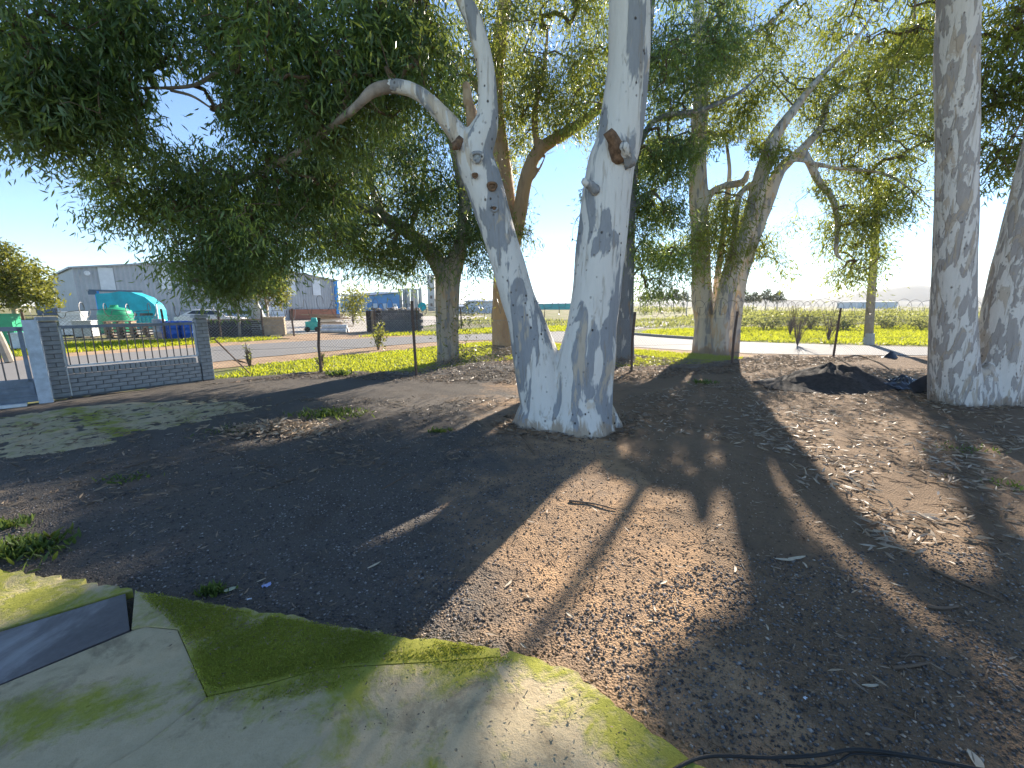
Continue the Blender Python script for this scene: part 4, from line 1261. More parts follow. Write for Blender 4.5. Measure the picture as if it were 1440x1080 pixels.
so_ = empty('silo_group', put_px(577, 437, 128), label='row of six tall pale concrete silos beside the blue factory', cat='silos')
for i in range(6):
    MB().tube([((-2.9 + i * 1.2), (i % 2) * .5, 0), ((-2.9 + i * 1.2), (i % 2) * .5, 6.3 + .15 * (i % 3)), ((-2.9 + i * 1.2), (i % 2) * .5, 6.6 + .15 * (i % 3))], [.56, .56, .3], 14).build('silo', M_conc2, so_, smooth=False)
MB().box((0, .6, 6.6), (7, 1.0, .25)).build('gantry', M_conc2, so_)
tw = empty('tower', put_px(608, 437, 140), label='slim pale tower rising behind the short tan gum', cat='tower')
MB().box((0, 0, 5.6), (2.3, 2.3, 11.2)).build('shaft', M_conc2, tw)
for i in range(4):
    MB().box((0, -1.17, 2 + i * 2.5), (.7, .05, 1.0)).build('window', M_dark, tw)
MB().box((0, 0, 11.4), (2.6, 2.6, .4)).build('parapet', M_conc2, tw)

# ================================================================== POLES
pb = gp(1221, 483)
pole = empty('utility_pole', (pb[0], pb[1], -.05), label='tall slightly leaning wooden utility pole standing in the yellow-green roadside grass', cat='pole')
M_pole = simple('pole_wood', (0.34, 0.29, 0.23), .9, var=.25, scale=6)
ptop = at(1236, 250, 18.9) - np.array([pb[0], pb[1], -.05])
MB().tube([(0, 0, -.1), ptop * .5, ptop], [.17, .15, .13], 10).build('shaft', M_pole, pole, smooth=True)
MB().tube([(0, 0, 0), (0, 0, .5)], [.22, .175], 10).build('foot_collar', M_conc2, pole)
sl2 = empty('street_lamp', put_px(965, 445, 62), label='thin curved street lamp far down the side road', cat='lamp')
MB().tube([(0, 0, 0), (0, 0, 3.6), (.1, 0, 4.6), (.5, 0, 5.1), (1.0, 0, 5.2)], [.07, .06, .05, .045, .04], 6).build('mast', M_wire, sl2)
MB().box((1.15, 0, 5.2), (.5, .16, .09)).build('lamp_head', M_wire, sl2)
op = empty('leaning_post', gp(14, 509), label='leaning pale wooden post on the verge behind the sliding gate', cat='post')
MB().tube([(0, 0, 0), (-.12, 0, .6), (-.28, 0, 1.25)], [.11, .1, .09], 8).build('shaft', M_pole, op)

# ================================================================== GRASS, SCRUB, FAR LAND
def sample_poly(poly, n):
    P = np.array(poly, float)
    lo, hi = P.min(0), P.max(0)
    out = np.zeros((0, 2))
    while len(out) < n:
        q = rng.uniform(lo, hi, (n * 2, 2))
        out = np.vstack([out, q[in_poly(q[:, 0], q[:, 1], poly)]])
    return out[:n]

def grass_patch(name, poly, n, blades, h, w, mat, z, label, thresh=-.3, sc=1.0, spread=.1, up=.9, cat='grass'):
    q = sample_poly(poly, n)
    keep = wob(q[:, 0], q[:, 1], sc, 3.0) + rng.normal(0, .25, n) > thresh
    q = q[keep]
    k = np.repeat(np.arange(len(q)), blades)
    off = rng.normal(0, spread, (len(k), 2))
    P = np.column_stack([q[k] + off, (z(q[k][:, 0], q[k][:, 1]) if callable(z) else np.full(len(k), z)) - .005])
    D = np.column_stack([rng.normal(0, .55, (len(k), 2)), np.full(len(k), up)])
    Ls = h * rng.uniform(.4, 1.3, len(k))
    base = .5 + .3 * wob(q[:, 0], q[:, 1], 1.9, 7)
    me = leaves_mesh(name, P, D, Ls, Ls * w, np.clip(base[k] + rng.normal(0, .2, len(k)), 0, 1), False, bend=.4)
    return link(name, me, mat, None, label=label, cat=cat, kind='stuff')

verge = [(-7.0, 9.6), (-4.8, 10.5), (-2.3, 10.2), (-.6, 11.8), (1, 12.2), (3, 11.4), (5, 12), (6.2, 12.1), (8.2, 13.2), (6.6, 14.4), (4.6, 16.3), (2, 18.6), (-1.2, 19.6), (-3.0, 17.3), (-5.5, 14.1), (-7.3, 12.0)]
grass_patch('verge_grass', verge, 8500, 8, .085, .34, M_grass, -.05, 'bright low grass and weeds between the wire fence and the road', -.6, .9)
strip = [(-22, 9), (-17.6, 9), (-17.0, 13.4), (-14.3, 18.0), (-12.3, 20.8), (-12.4, 22.2), (-15.6, 21.6), (-20, 19), (-24, 16)]
grass_patch('roadside_grass', strip, 6200, 6, .12, .28, M_grass, -.05, 'bright green grass strip across the road behind the wall', -.75, .7)
grass_patch('roadside_grass', [(-8.2, 22.4), (-4.8, 24.4), (0, 26.5), (4, 27.8), (8, 33), (6, 36), (-2, 31), (-5.5, 27), (-8.2, 25.2)], 2600, 6, .16, .25, M_grass, -.05, 'green grass beyond the road below the block enclosure', -.6, .7)
field = [(7.4, 25), (9.7, 21.2), (12.4, 19.3), (20, 17.0), (34, 15.6), (46, 20), (46, 38), (34, 38), (22, 33), (14, 31), (10, 29)]
grass_patch('field_grass', field, 15000, 6, .17, .28, M_grass, -.05, 'yellow-green field grass on the far side of the road before the scrub', -.85, .45)
grass_patch('distant_grass', [(12, 32), (40, 44), (90, 60), (120, 120), (60, 120), (24, 60), (8, 40), (-4, 60), (-6, 40), (2, 34)], 9000, 4, .4, .35, M_shrub, -.05, 'pale scrubby grass stretching away beyond the side road', -.4, .12, .3)

def shrub(px, Y, r, h, n, label, mat, name='shrub', group=None, leaf=.16, gx=None):
    b = put_px(px, 460, Y) if gx is None else np.array([gx[0], gx[1], -.05])
    root = empty(name, b, label=label, cat='shrub' if name == 'shrub' else name.split('_')[-1], group=group)
    m = MB()
    tips = []
    for i in range(9):
        a = rng.uniform(0, 6.28)
        t = np.array([math.cos(a) * r * rng.uniform(.2, .8), math.sin(a) * r * rng.uniform(.2, .8), h * rng.uniform(.6, 1.0)])
        m.tube([(0, 0, -.05), t * np.array([.35, .35, .5]) + rng.normal(0, .03, 3), t], [.025, .018, .008], 4, cap=False)
        tips.append(t)
    m.build('stem', M_twig, root)
    tips = np.array(tips)
    k = rng.integers(0, 9, n)
    P = tips[k] * rng.uniform(.35, 1.05, (n, 1)) + rng.normal(0, 1, (n, 3)) * np.array([r * .26, r * .26, h * .13])
    P = P[P[:, 2] > .02]
    Ls = leaf * rng.uniform(.6, 1.3, len(P))
    me = leaves_mesh('foliage', P, rng.normal(0, 1, P.shape) + np.array([0, 0, .3]), Ls, Ls * .45, np.clip(.35 + .5 * P[:, 2] / h * rng.random(len(P)) + rng.normal(0, .15, len(P)), 0, 1), False)
    link('foliage', me, mat, root)
    return root
SH = 'grey-green scrub bush in the field beyond the yellow-green grass'
for i in range(34):
    row = i % 3
    px = 1035 + (i * 37.0) % 285 + rng.uniform(-8, 8)
    Y = 30 + row * 7 + rng.uniform(-2, 2)
    shrub(px, Y, rng.uniform(1.0, 1.8), rng.uniform(.9, 1.5), 420, SH, M_shrub, group='scrub bushes in the field', leaf=.2)
for i, px in enumerate((905, 930, 955, 1010, 1050)):
    shrub(px, 85 + 6 * i, 3.2, 1.5, 260, 'low dry bush far along the side road', M_shrub, group='far dry bushes', leaf=.45)
shrub(497, 38, 1.7, 3.6, 1300, 'upright yellow-green young tree beside the warehouse blue corner post', M_leafY, 'small_tree', leaf=.24)
shrub(530, 16.0, .42, .95, 220, 'small leafy yellow-green sapling on the verge beyond the wire fence', M_leafY, leaf=.13)
shrub(345, 11.4, .13, .75, 60, 'thin upright weed stalk beside the slanting stay', M_shrub, leaf=.08)
shrub(445, 10.6, .22, .5, 70, 'dry dark weed at the foot of the first rusty fence post', M_shrub, leaf=.08)
for x, Y in ((1122, 17.5), (1165, 20), (1110, 24)):
    r_ = empty('dry_bush', put_px(x, 480, Y), label='bare twiggy dead bush in the yellow-green roadside grass', cat='bush', group='dead twiggy bushes by the road')
    m = MB()
    for i in range(26):
        a = rng.uniform(0, 6.28)
        t = np.array([math.cos(a) * rng.uniform(.1, .7), math.sin(a) * rng.uniform(.1, .7), rng.uniform(.7, 1.9)])
        m.tube([(0, 0, -.02), t * np.array([.3, .3, .5]) + rng.normal(0, .05, 3), t], [.014, .01, .005], 3, cap=False)
    m.build('twigs', M_twig, r_, kind='stuff')

def round_tree(px, Y, trunk_h, crowns, mat, label, trunk_r, n, leaf, group=None, bark_m=None, fine=False):
    b = put_px(px, 470, Y)
    root = empty('broadleaf_tree', b, label=label, cat='tree', group=group)
    m = MB()
    m.tube(spline([(0, 0, -.1), (.05, 0, trunk_h * .5), (0, .05, trunk_h), (.1, 0, trunk_h * 1.5)], 4), np.linspace(trunk_r, trunk_r * .45, 13), 8)
    cs = []
    for (dx, dy, dz, r) in crowns:
        m.tube([(0, 0, trunk_h * .8), (dx * .5, dy * .5, (trunk_h + dz) / 2), (dx, dy, dz)], [trunk_r * .45, trunk_r * .3, trunk_r * .12], 5)
        k = int(n * r ** 2)
        cs.append(norm(rng.normal(size=(k, 3))) * rng.random((k, 1)) ** .35 * r * np.array([1, 1, .85]) + np.array([dx, dy, dz]))
    m.build('trunk', bark_m or M_bark4, root, smooth=True)
    P = np.vstack(cs)
    P = P + rng.normal(0, .1, P.shape)
    Ls = leaf * rng.uniform(.6, 1.3, len(P))
    val = np.clip(.45 + .3 * wob(P[:, 0] + P[:, 2], P[:, 1] - P[:, 2], 1.3) + rng.normal(0, .2, len(P)), 0, 1)
    link('crown', leaves_mesh('crown', P, rng.normal(0, 1, P.shape) + np.array([0, 0, -.3]), Ls, Ls * .42, val, False), mat, root)
    return root
round_tree(26, 18.5, 1.9, [(-.3, 0, 3.3, 1.2), (.7, .2, 2.9, .95), (-1.3, .2, 2.7, 1.2), (1.1, -.1, 2.2, .75), (.1, -.3, 2.3, .9), (-.1, 0, 4.0, .6), (1.6, 0, 2.0, .45)], M_leafY, 'rounded yellow-green tree behind the sliding gate across the road', .13, 1500, .17)
round_tree(378, 24.0, 1.9, [(0, 0, 3.0, 1.0), (-.9, 0, 2.7, .9), (.7, .2, 2.5, .7), (-.3, .2, 3.8, 1.0), (.8, 0, 3.4, .8), (.9, -.1, 1.9, .4)], M_leafY, 'leafy olive tree with pale trunk in front of the warehouse beside the tan crate', .09, 1400, .18)
round_tree(337, 23.0, 1.7, [(0, 0, 2.7, .8), (-.8, 0, 2.9, .9), (.5, .2, 2.9, .7), (-.4, .2, 3.6, .9)], M_leafB, 'leafy darker tree with thin trunk in front of the plank stack', .08, 1400, .18)
for i, (px, Y, h) in enumerate(((905, 150, 6), (925, 165, 6.8), (944, 160, 7.2), (958, 175, 7), (1040, 170, 7), (1055, 165, 6.4), (1072, 175, 7.6), (1088, 168, 6.8))):
    round_tree(px, Y, h * .4, [(0, 0, h * .8, h * .3), (h * .25, 0, h * .65, h * .24), (-h * .25, .3, h * .68, h * .26), (.2, 0, h * 1.0, h * .18)], M_far, 'hazy distant tree in the tree line beyond the scrub field', .25, 60, .75, 'distant tree line')
# hills on the horizon
M_hill = simple('hill_scrub', (0.10, 0.105, 0.085), .95, var=.3, scale=.004)
def hill(name, pts, Y, depth):
    """ridge line of pixels at the distance Y, sloping to the plain in front and behind"""
    sp_ = spline([at(p[0], p[1], Y) for p in pts], 6)
    m = MB()
    n = len(sp_)
    rows = []
    for k, (f, dz) in enumerate(((-1, 0), (-.55, .45), (-.2, .85), (0, 1), (.3, .8), (1, 0))):
        rows.append([(p[0] * (1 + f * depth / Y * .6), p[1] + f * depth, -5 + (max(p[2], 0) + 5) * dz + 6 * wob(p[0] * .006, k * 2.0)) for p in sp_])
    for r in rows:
        m.v += [tuple(q) for q in r]
    m.f += [(k * n + i, k * n + i + 1, (k + 1) * n + i + 1, (k + 1) * n + i) for k in range(len(rows) - 1) for i in range(n - 1)]
    return m.build(name, M_hill, smooth=True, kind='structure')
hill('hill', [(1060, 431), (1130, 422), (1180, 416), (1215, 411), (1240, 406), (1262, 402), (1280, 400), (1300, 402), (1330, 409), (1370, 416), (1420, 415), (1500, 420), (1600, 430)], 1500, 260)
hill('hill', [(820, 430), (900, 426), (1000, 424), (1100, 421), (1200, 423), (1330, 425), (1440, 424), (1600, 428)], 1100, 130)
hill('hill', [(300, 431), (450, 427), (600, 428), (720, 426), (850, 428), (950, 431)], 1300, 160)

# ================================================================== YARD FLOOR DETAIL
def spx(px_pts):
    return [tuple(gp(*p)[:2]) for p in px_pts]
GRAVEL_L = spx([(0, 640), (300, 600), (620, 600), (860, 630), (640, 800), (700, 912), (420, 868), (190, 830), (0, 800)])
SAND = spx([(640, 800), (860, 630), (1060, 640), (1440, 800), (1440, 1079), (1010, 1079), (880, 1000), (700, 912), (550, 895)])
def pebbles(name, poly, n, s0, s1, mat, label, power=2.2):
    q = sample_poly(poly, n * 3)
    # finer than the eye far off, so keep more of them close by
    d = np.hypot(q[:, 0], q[:, 1])
    d = d * (1 + .35 * wob(q[:, 0], q[:, 1], 2.1, 1.0) + .25 * wob(q[:, 0], q[:, 1], 5.3, 4.0))
    q = q[rng.random(len(q)) < np.clip(2.6 / d, .02, 1) ** 1.6][:n]
    n = len(q)
    s = s0 + (s1 - s0) * rng.random(n) ** power
    oct_ = np.array([[1, 0, 0], [0, 1, 0], [-1, 0, 0], [0, -1, 0], [0, 0, .8], [0, 0, -.5]], float)
    R = rng.uniform(.6, 1.3, (n, 6, 1))
    a = rng.uniform(0, 6.28, n)
    V = oct_[None] * R
    x = V[..., 0] * np.cos(a)[:, None] - V[..., 1] * np.sin(a)[:, None] * .75
    y = V[..., 0] * np.sin(a)[:, None] + V[..., 1] * np.cos(a)[:, None] * .75
    V = np.stack([x, y, V[..., 2] * .7], -1) * s[:, None, None]
    V += np.column_stack([q, yard_z(q[:, 0], q[:, 1]) + s * .2])[:, None]
    f = np.array([[0, 1, 4], [1, 2, 4], [2, 3, 4], [3, 0, 4], [1, 0, 5], [2, 1, 5], [3, 2, 5], [0, 3, 5]])
    lp = (np.arange(n) * 6)[:, None, None] + f[None]
    me = np_mesh(name, V.reshape(-1, 3), lp, np.full(n * 8, 3))
    attr(me, 'v', np.repeat(rng.random(n), 8), 'FACE')
    return link(name, me, mat, None, label=label, cat='gravel', kind='stuff')
def stone_mat(name, stops):
    m = NT(name)
    m.col(m.ramp(m.n('Attribute', attribute_name='v').outputs['Fac'], stops)).pr(.85, 0, .25)
    return m.m
M_grav = stone_mat('crushed_stone', [(0, (.06, .055, .055)), (.5, (.135, .125, .12)), (.85, (.22, .20, .19)), (1, (.42, .39, .36))])
M_grav2 = stone_mat('mixed_pebbles', [(0, (.09, .07, .055)), (.4, (.20, .145, .10)), (.8, (.36, .26, .175)), (1, (.55, .45, .36))])
pebbles('gravel', GRAVEL_L, 30000, .0035, .013, M_grav, 'dark crushed stone gravel covering the shaded yard')
LOWR = spx([(760, 880), (1000, 790), (1440, 760), (1440, 1079), (1010, 1079), (890, 1000)])
pebbles('gravel', LOWR, 8000, .003, .013, M_grav, 'dark and grey pebbles on the shaded soil beside the cable')
pebbles('gravel', SAND, 15000, .0025, .013, M_grav2, 'small grey and brown pebbles scattered over the reddish soil', 3.0)

def litter(name, poly, n, L0, L1, mat, label, lo, hi, clump=.0, w=.19, near=True):
    q = sample_poly(poly, n * 2)
    keep = wob(q[:, 0], q[:, 1], 1.3, 5.0) + .6 * wob(q[:, 0], q[:, 1], 3.6, 2.0) + rng.normal(0, .35, len(q)) > clump
    q = q[keep][:n]
    n = len(q)
    a = rng.uniform(0, 6.28, n)
    D = np.column_stack([np.cos(a), np.sin(a), rng.normal(0.05, .16, n)])
    P = np.column_stack([q, yard_z(q[:, 0], q[:, 1]) + rng.uniform(.004, .022, n)])
    Ls = rng.uniform(L0, L1, n)
    return link(name, leaves_mesh(name, P, D, Ls, Ls * w, rng.uniform(lo, hi, n), True, bend=.18), mat, None, label=label, cat='leaf litter', kind='stuff')
RIGHT = spx([(870, 560), (1100, 520), (1310, 520), (1440, 600), (1440, 800), (1250, 740), (1080, 640), (880, 620)])
FENCEL = [(-6.5, 8.6), (-4.8, 9.4), (-2.4, 9.0), (.2, 8.6), (3.2, 9.3), (6.4, 10.4), (10.5, 12.4), (12, 13.4), (10, 13.4), (6.2, 12), (4, 13.2), (2.6, 12.6), (1.2, 14), (-1.6, 14.2), (-2.4, 10.4), (-4.9, 10.4)]
litter('leaf_litter', RIGHT, 5200, .05, .12, M_litter, 'pale and brown dry gum leaves strewn over the ground near the double gum', .15, .95, -.05)
litter('leaf_litter', FENCEL, 9000, .06, .14, M_litter, 'brown dry leaf litter banked along the wire fence and tree feet', .0, .62, -.6)
litter('leaf_litter', spx([(0, 600), (300, 560), (740, 560), (740, 640), (300, 700), (0, 720)]), 2600, .05, .11, M_litter, 'thin scatter of brown leaves on the shaded gravel', .0, .55, .05)
litter('leaf_litter', SAND, 650, .03, .08, M_litter, 'sparse leaf scraps on the sunny reddish soil', .1, .8, .05, .14)
litter('leaf_litter', GRAVEL_L, 500, .03, .08, M_litter, 'sparse leaf scraps on the dark gravel', .1, .75, .1, .14)
for c_, r_, nm in ((B1, 1.0, 'forked gum'), (B2, 1.1, 'double gum')):
    ring = [(c_[0] + r_ * math.cos(a), c_[1] + .1 + r_ * .85 * math.sin(a)) for a in np.linspace(0, 6.28, 16, endpoint=False)]
    litter('leaf_litter', ring, 900, .04, .12, M_litter, 'dry leaves and bark flakes gathered round the foot of the ' + nm, .0, .75, -.8, .26)
for poly_, nn in (([(1130, 640), (1230, 640), (1230, 690), (1130, 690)], 160), ([(1200, 715), (1330, 720), (1330, 780), (1220, 780)], 130), ([(1290, 610), (1440, 620), (1440, 700), (1300, 690)], 260), ([(1050, 570), (1180, 580), (1180, 640), (1080, 640)], 320), ([(330, 600), (470, 590), (470, 615), (330, 625)], 120)):
    litter('leaf_litter', spx(poly_), nn, .07, .15, M_litter, 'drift of long pale gum leaves on the ground', .62, 1.0, -.5, .15)
def twigs(name, poly, n, l0, l1, r, label):
    m = MB()
    for p in sample_poly(poly, n):
        a, L = rng.uniform(0, 6.28), rng.uniform(l0, l1)
        z = float(yard_z(p[0], p[1])) + r
        d = np.array([math.cos(a), math.sin(a), 0]) * L
        b = np.array([p[0], p[1], z])
        m.tube([b, b + d * .5 + np.array([rng.normal(0, .1) * L, rng.normal(0, .1) * L, .012]), b + d], [r, r, r * .5], 3, cap=False)
    m.build(name, simple(name + '_bark', (.20, .13, .085), .9, var=.5), None, label=label, cat='twigs', kind='stuff')
twigs('twig_scatter', RIGHT, 500, .08, .35, .0028, 'fine twigs and bark strips among the dry leaves')
twigs('twig_scatter', SAND, 170, .05, .22, .002, 'thin twigs lying on the reddish soil')
twigs('twig_scatter', FENCEL, 600, .1, .5, .005, 'sticks and bark strips heaped along the fence')
# single sticks
def stick(pxs, r, label):
    pts = [gp(*p) for p in pxs]
    pts = [np.array([p[0], p[1], float(yard_z(p[0], p[1])) + r]) for p in pts]
    q = spline(pts, 4)
    o = MB().tube(q, np.linspace(r, r * .6, len(q)), 6).build('stick', M_twig, None, off=pts[0], smooth=True)
    o.location = pts[0]
    tag(o, label, 'stick', 'fallen sticks in the yard')
stick([(700, 612), (728, 618), (745, 633), (752, 643)], .013, 'bent stick lying in the shadow at the foot of the forked gum')
stick([(800, 706), (835, 710), (866, 720)], .010, 'straight dark stick on reddish soil below the forked gum shadow edge')
stick([(1310, 800), (1360, 825), (1412, 848)], .010, 'long dark stick on the sunny soil to the right of the broad shadow')
stick([(1303, 853), (1325, 856), (1347, 854)], .011, 'short thick brown stick on the sunny soil')
stick([(1255, 941), (1285, 938), (1305, 934)], .009, 'short grey stick inside the broad shadow')
stick([(537, 688), (560, 676), (575, 667)], .006, 'thin stick on the dark gravel next to the lit streak')
stick([(1265, 925), (1290, 922), (1310, 925)], .005, 'thin pale twig inside the broad shadow')
# single pale leaves
def leaf_obj(px, py, L, ang, label, group='pale fallen leaves', mat=M_pale_leaf, w=.2):
    on_slab = False
    p = gp(px, py)
    m = MB()
    n = 7
    for i in range(n + 1):
        t = i / n
        hw = L * w * .5 * math.sin(math.pi * min(t * .92 + .08, 1)) ** .8 + .0006
        x = (t - .5) * L
        c = .25 * L * (t - .5) ** 2
        z = .004 + .02 * L * math.sin(3 * t) + .05 * L * t
        m.v += [(x, c - hw, z + .003), (x, c, z), (x, c + hw, z + .003)]
    for i in range(n):
        k = 3 * i
        m.f += [(k, k + 3, k + 4, k + 1), (k + 1, k + 4, k + 5, k + 2)]
    o = m.build('fallen_leaf', mat, None, smooth=True)
    o.location = (p[0], p[1], float(yard_z(p[0], p[1])) + .004)
    o.rotation_euler = (0, 0, ang)
    return tag(o, label, 'leaf', group)
S1 = 'single pale gum leaf lying on the sunny reddish soil'
for (x, y, L, a) in ((716, 822, .07, .9), (801, 869, .06, -.9), (934, 821, .07, .5), (1034, 803, .07, 1.1), (662, 846, .05, -.3), (1079, 884, .04, 1.3), (1012, 741, .06, .1), (1260, 824, .06, -.8), (1185, 660, .09, .2)):
    leaf_obj(x, y, L, a, S1)
for (x, y, L, a) in ((1105, 790, .12, -.2), (1122, 787, .13, .15), (1132, 797, .06, 1.4)):
    leaf_obj(x, y, L, a, 'pale curled leaf in the little leaf cluster beside the broad shadow', 'leaf cluster beside the broad shadow')
leaf_obj(527, 797, .09, .8, 'pale gum leaf on the dark gravel ahead of the mossy slab', None)
leaf_obj(736, 912, .05, -.9, 'pale leaf scrap at the mossy edge of the concrete', None)
leaf_obj(1225, 967, .07, -.05, 'pale dry leaf lying in the broad shadow', None)
leaf_obj(368, 818, .05, .7, 'thin yellowish leaf on the dark gravel beside the blue paper scrap', None)
leaf_obj(325, 832, .075, .5, 'broad pale green leaf beside the green weed at the slab edge', None, simple('pale_green_leaf', (.5, .52, .36), .6), .45)
leaf_obj(1372, 1072, .08, 1.2, 'broad pale leaf standing beside the black cable', None, M_pale_leaf, .4)
for (x, y, L, lab, c) in ((375, 825, .05, 'crumpled blue paper scrap on the dark gravel', (.42, .48, .78)), (351, 845, .022, 'tiny white paper scrap at the slab edge beside the green weed', (.7, .72, .8)), (1132, 984, .016, 'tiny white scrap on the soil in the broad shadow', (.75, .77, .8))):
    p = gp(x, y)
    m = MB()
    g = 4
    for i in range(g + 1):
        for j in range(g + 1):
            m.v.append(((i / g - .5) * L + rng.normal(0, L * .05), (j / g - .5) * L * .6 + rng.normal(0, L * .05), .01 + abs(rng.normal(0, L * .12))))
    m.f += [(i * (g + 1) + j, (i + 1) * (g + 1) + j, (i + 1) * (g + 1) + j + 1, i * (g + 1) + j + 1) for i in range(g) for j in range(g)]
    o = m.build('paper_scrap', simple('scrap_' + lab.split()[1], c, .7))
    o.location = (p[0], p[1], float(yard_z(p[0], p[1])))
    o.rotation_euler = (0, 0, .5)
    tag(o, lab, 'paper')
# weeds in the yard
def weed(px, py, r, h, n, label, flat=False):
    p = gp(px, py)
    z0 = float(yard_z(p[0], p[1]))
    o = empty('weed_tuft', (p[0], p[1], z0), label=label, cat='weed', group='green weeds in the yard')
    q = rng.normal(0, r * .5, (n, 2)) * np.array([1.4, .8])
    P = np.column_stack([q, np.zeros(n)])
    D = np.column_stack([rng.normal(0, .6, (n, 2)), np.full(n, .35 if flat else .9)])
    Ls = h * rng.uniform(.5, 1.3, n)
    link('leaf_blades', leaves_mesh('leaf_blades', P, D, Ls, Ls * .28, rng.random(n), True), M_weed, o, kind='stuff')
weed(298, 836, .06, .05, 130, 'small green weed at the mossy slab edge')
weed(30, 775, .2, .08, 420, 'wide grassy weed patch beside the left end of the mossy slab')
weed(8, 740, .12, .06, 160, 'low dull green weed patch behind the grassy weed by the slab')
weed(178, 676, .13, .05, 80, 'loose green weed on the shaded dark gravel')
weed(462, 584, .36, .08, 420, 'bright green grass tuft beside the pale leaf heap')
weed(618, 607, .09, .06, 90, 'small round green weed near the forked gum')
weed(990, 539, .22, .07, 140, 'green weed in the leaf litter between fence and forked gum')
weed(1356, 631, .26, .05, 90, 'green weed on the ground below the double gum')
weed(1428, 684, .2, .05, 70, 'green weed on the shaded ground in front of the double gum')
weed(264, 536, .12, .14, 140, 'bright green weed at the foot of the brick pillar')
weed(480, 527, .2, .14, 120, 'green weed between the two fence posts nearest the brick pillar')
weed(330, 605, .3, .05, 110, 'sparse green weed on the ground left of the pale leaf heap')
# pale heap of leaves
hp = gp(395, 606)
he = empty('leaf_heap', (hp[0], hp[1], 0), label='low heap of pale dry leaves and twigs on the shaded yard', cat='heap')
n = 900
q = rng.normal(0, 1, (n, 2)) * np.array([.42, .16])
z = .14 * np.exp(-(q[:, 0] / .45) ** 2 - (q[:, 1] / .2) ** 2) * rng.random(n)
a = rng.uniform(0, 6.28, n)
Ls = rng.uniform(.04, .11, n)
link('dry_leaves', leaves_mesh('dry_leaves', np.column_stack([q, z + .02]), np.column_stack([np.cos(a), np.sin(a), rng.normal(.1, .35, n)]), Ls, Ls * .3, rng.uniform(.4, 1, n), True), M_litter, he, kind='stuff')
# old concrete patch by the gate
cpp = [tuple(gp(*p)[:2]) for p in ((-60, 655), (60, 640), (130, 628), (200, 606), (280, 592), (360, 574), (350, 566), (250, 564), (160, 568), (70, 578), (-60, 600))]
xs, ys = np.arange(-9.5, -3, .03), np.arange(3.5, 8, .03)
X, Y = np.meshgrid(xs, ys)
wv_ = wob(X, Y, 2.3) * .28 + wob(X, Y, 6.1, 2) * .12 + wob(X, Y, 15, 2) * .05
ins = in_poly(X + wv_, Y + wv_ * .6, cpp) & (wob(X, Y, 3.3, 9) + .5 * wob(X, Y, 9, 1) > -.62)
idx = np.arange(X.size).reshape(X.shape)
q = np.stack([idx[:-1, :-1], idx[:-1, 1:], idx[1:, 1:], idx[1:, :-1]], -1).reshape(-1, 4)
q = q[ins.ravel()[q].any(1)]
me = np_mesh('concrete_patch', np.stack([X, Y, np.where(ins, yard_z(X, Y) + .008, yard_z(X, Y) - .012)], -1).reshape(-1, 3), q, np.full(len(q), 4))
me.shade_smooth()
attr(me, 'moss', np.full(X.size, .42), 'POINT')
link('concrete_patch', me, M_conc, kind='structure')
# mound and black plastic
mp = gp(1172, 543)
def lump(name, c, rx, ry, h, mat, label, cat, amp=.12, n=36):
    m = MB()
    rings = 12
    for i in range(rings + 1):
        f = i / rings
        for k in range(n):
            a = 2 * math.pi * k / n
            w = 1 + amp * float(wob(math.cos(a) * 2, math.sin(a) * 2 + f, 1.0))
            zz = h * (math.cos(f * math.pi) * .5 + .5) * (1 + .25 * float(wob(f * 6 * math.cos(a), f * 6 * math.sin(a), 1.0, 2)))
            m.v.append((rx * f * w * math.cos(a), ry * f * w * math.sin(a), zz - .02 * (f > .95)))
    m.f += [(i * n + k, i * n + (k + 1) % n, (i + 1) * n + (k + 1) % n, (i + 1) * n + k) for i in range(rings) for k in range(n)]
    o = m.build(name, mat, None, smooth=True)
    o.location = c
    return tag(o, label, cat)
lump('soil_mound', (mp[0], mp[1], .03), 1.5, 1.0, .40, simple('dark_soil', (.055, .045, .04), .95, var=.5, scale=14, bump=.8), 'low mound of dark soil beside the black plastic sheet', 'mound')
pc = gp(1268, 548)
m = MB()
gx, gy = 26, 14
for i in range(gx + 1):
    for j in range(gy + 1):
        u, v = i / gx - .5, j / gy - .5
        fold = .05 * abs(math.sin(9 * v + 3 * u + 2 * math.sin(5 * u))) + .04 * math.sin(14 * u + 6 * v) * math.sin(7 * v)
        edge = min(1, 4 * (.5 - abs(u))) * min(1, 4 * (.5 - abs(v)))
        m.v.append((u * 1.25 + .05 * math.sin(8 * v), v * .62 + .06 * math.sin(7 * u), .05 + edge * (.08 + fold * 1.4) + .02 * rng.random()))
m.f += [(i * (gy + 1) + j, (i + 1) * (gy + 1) + j, (i + 1) * (gy + 1) + j + 1, i * (gy + 1) + j + 1) for i in range(gx) for j in range(gy)]
o = m.build('plastic_sheet', M_plast, None)
o.location = (pc[0], pc[1], .02)
o.rotation_euler = (0, 0, -.15)
tag(o, 'crumpled shiny black plastic sheet on the ground beside the double gum', 'plastic')
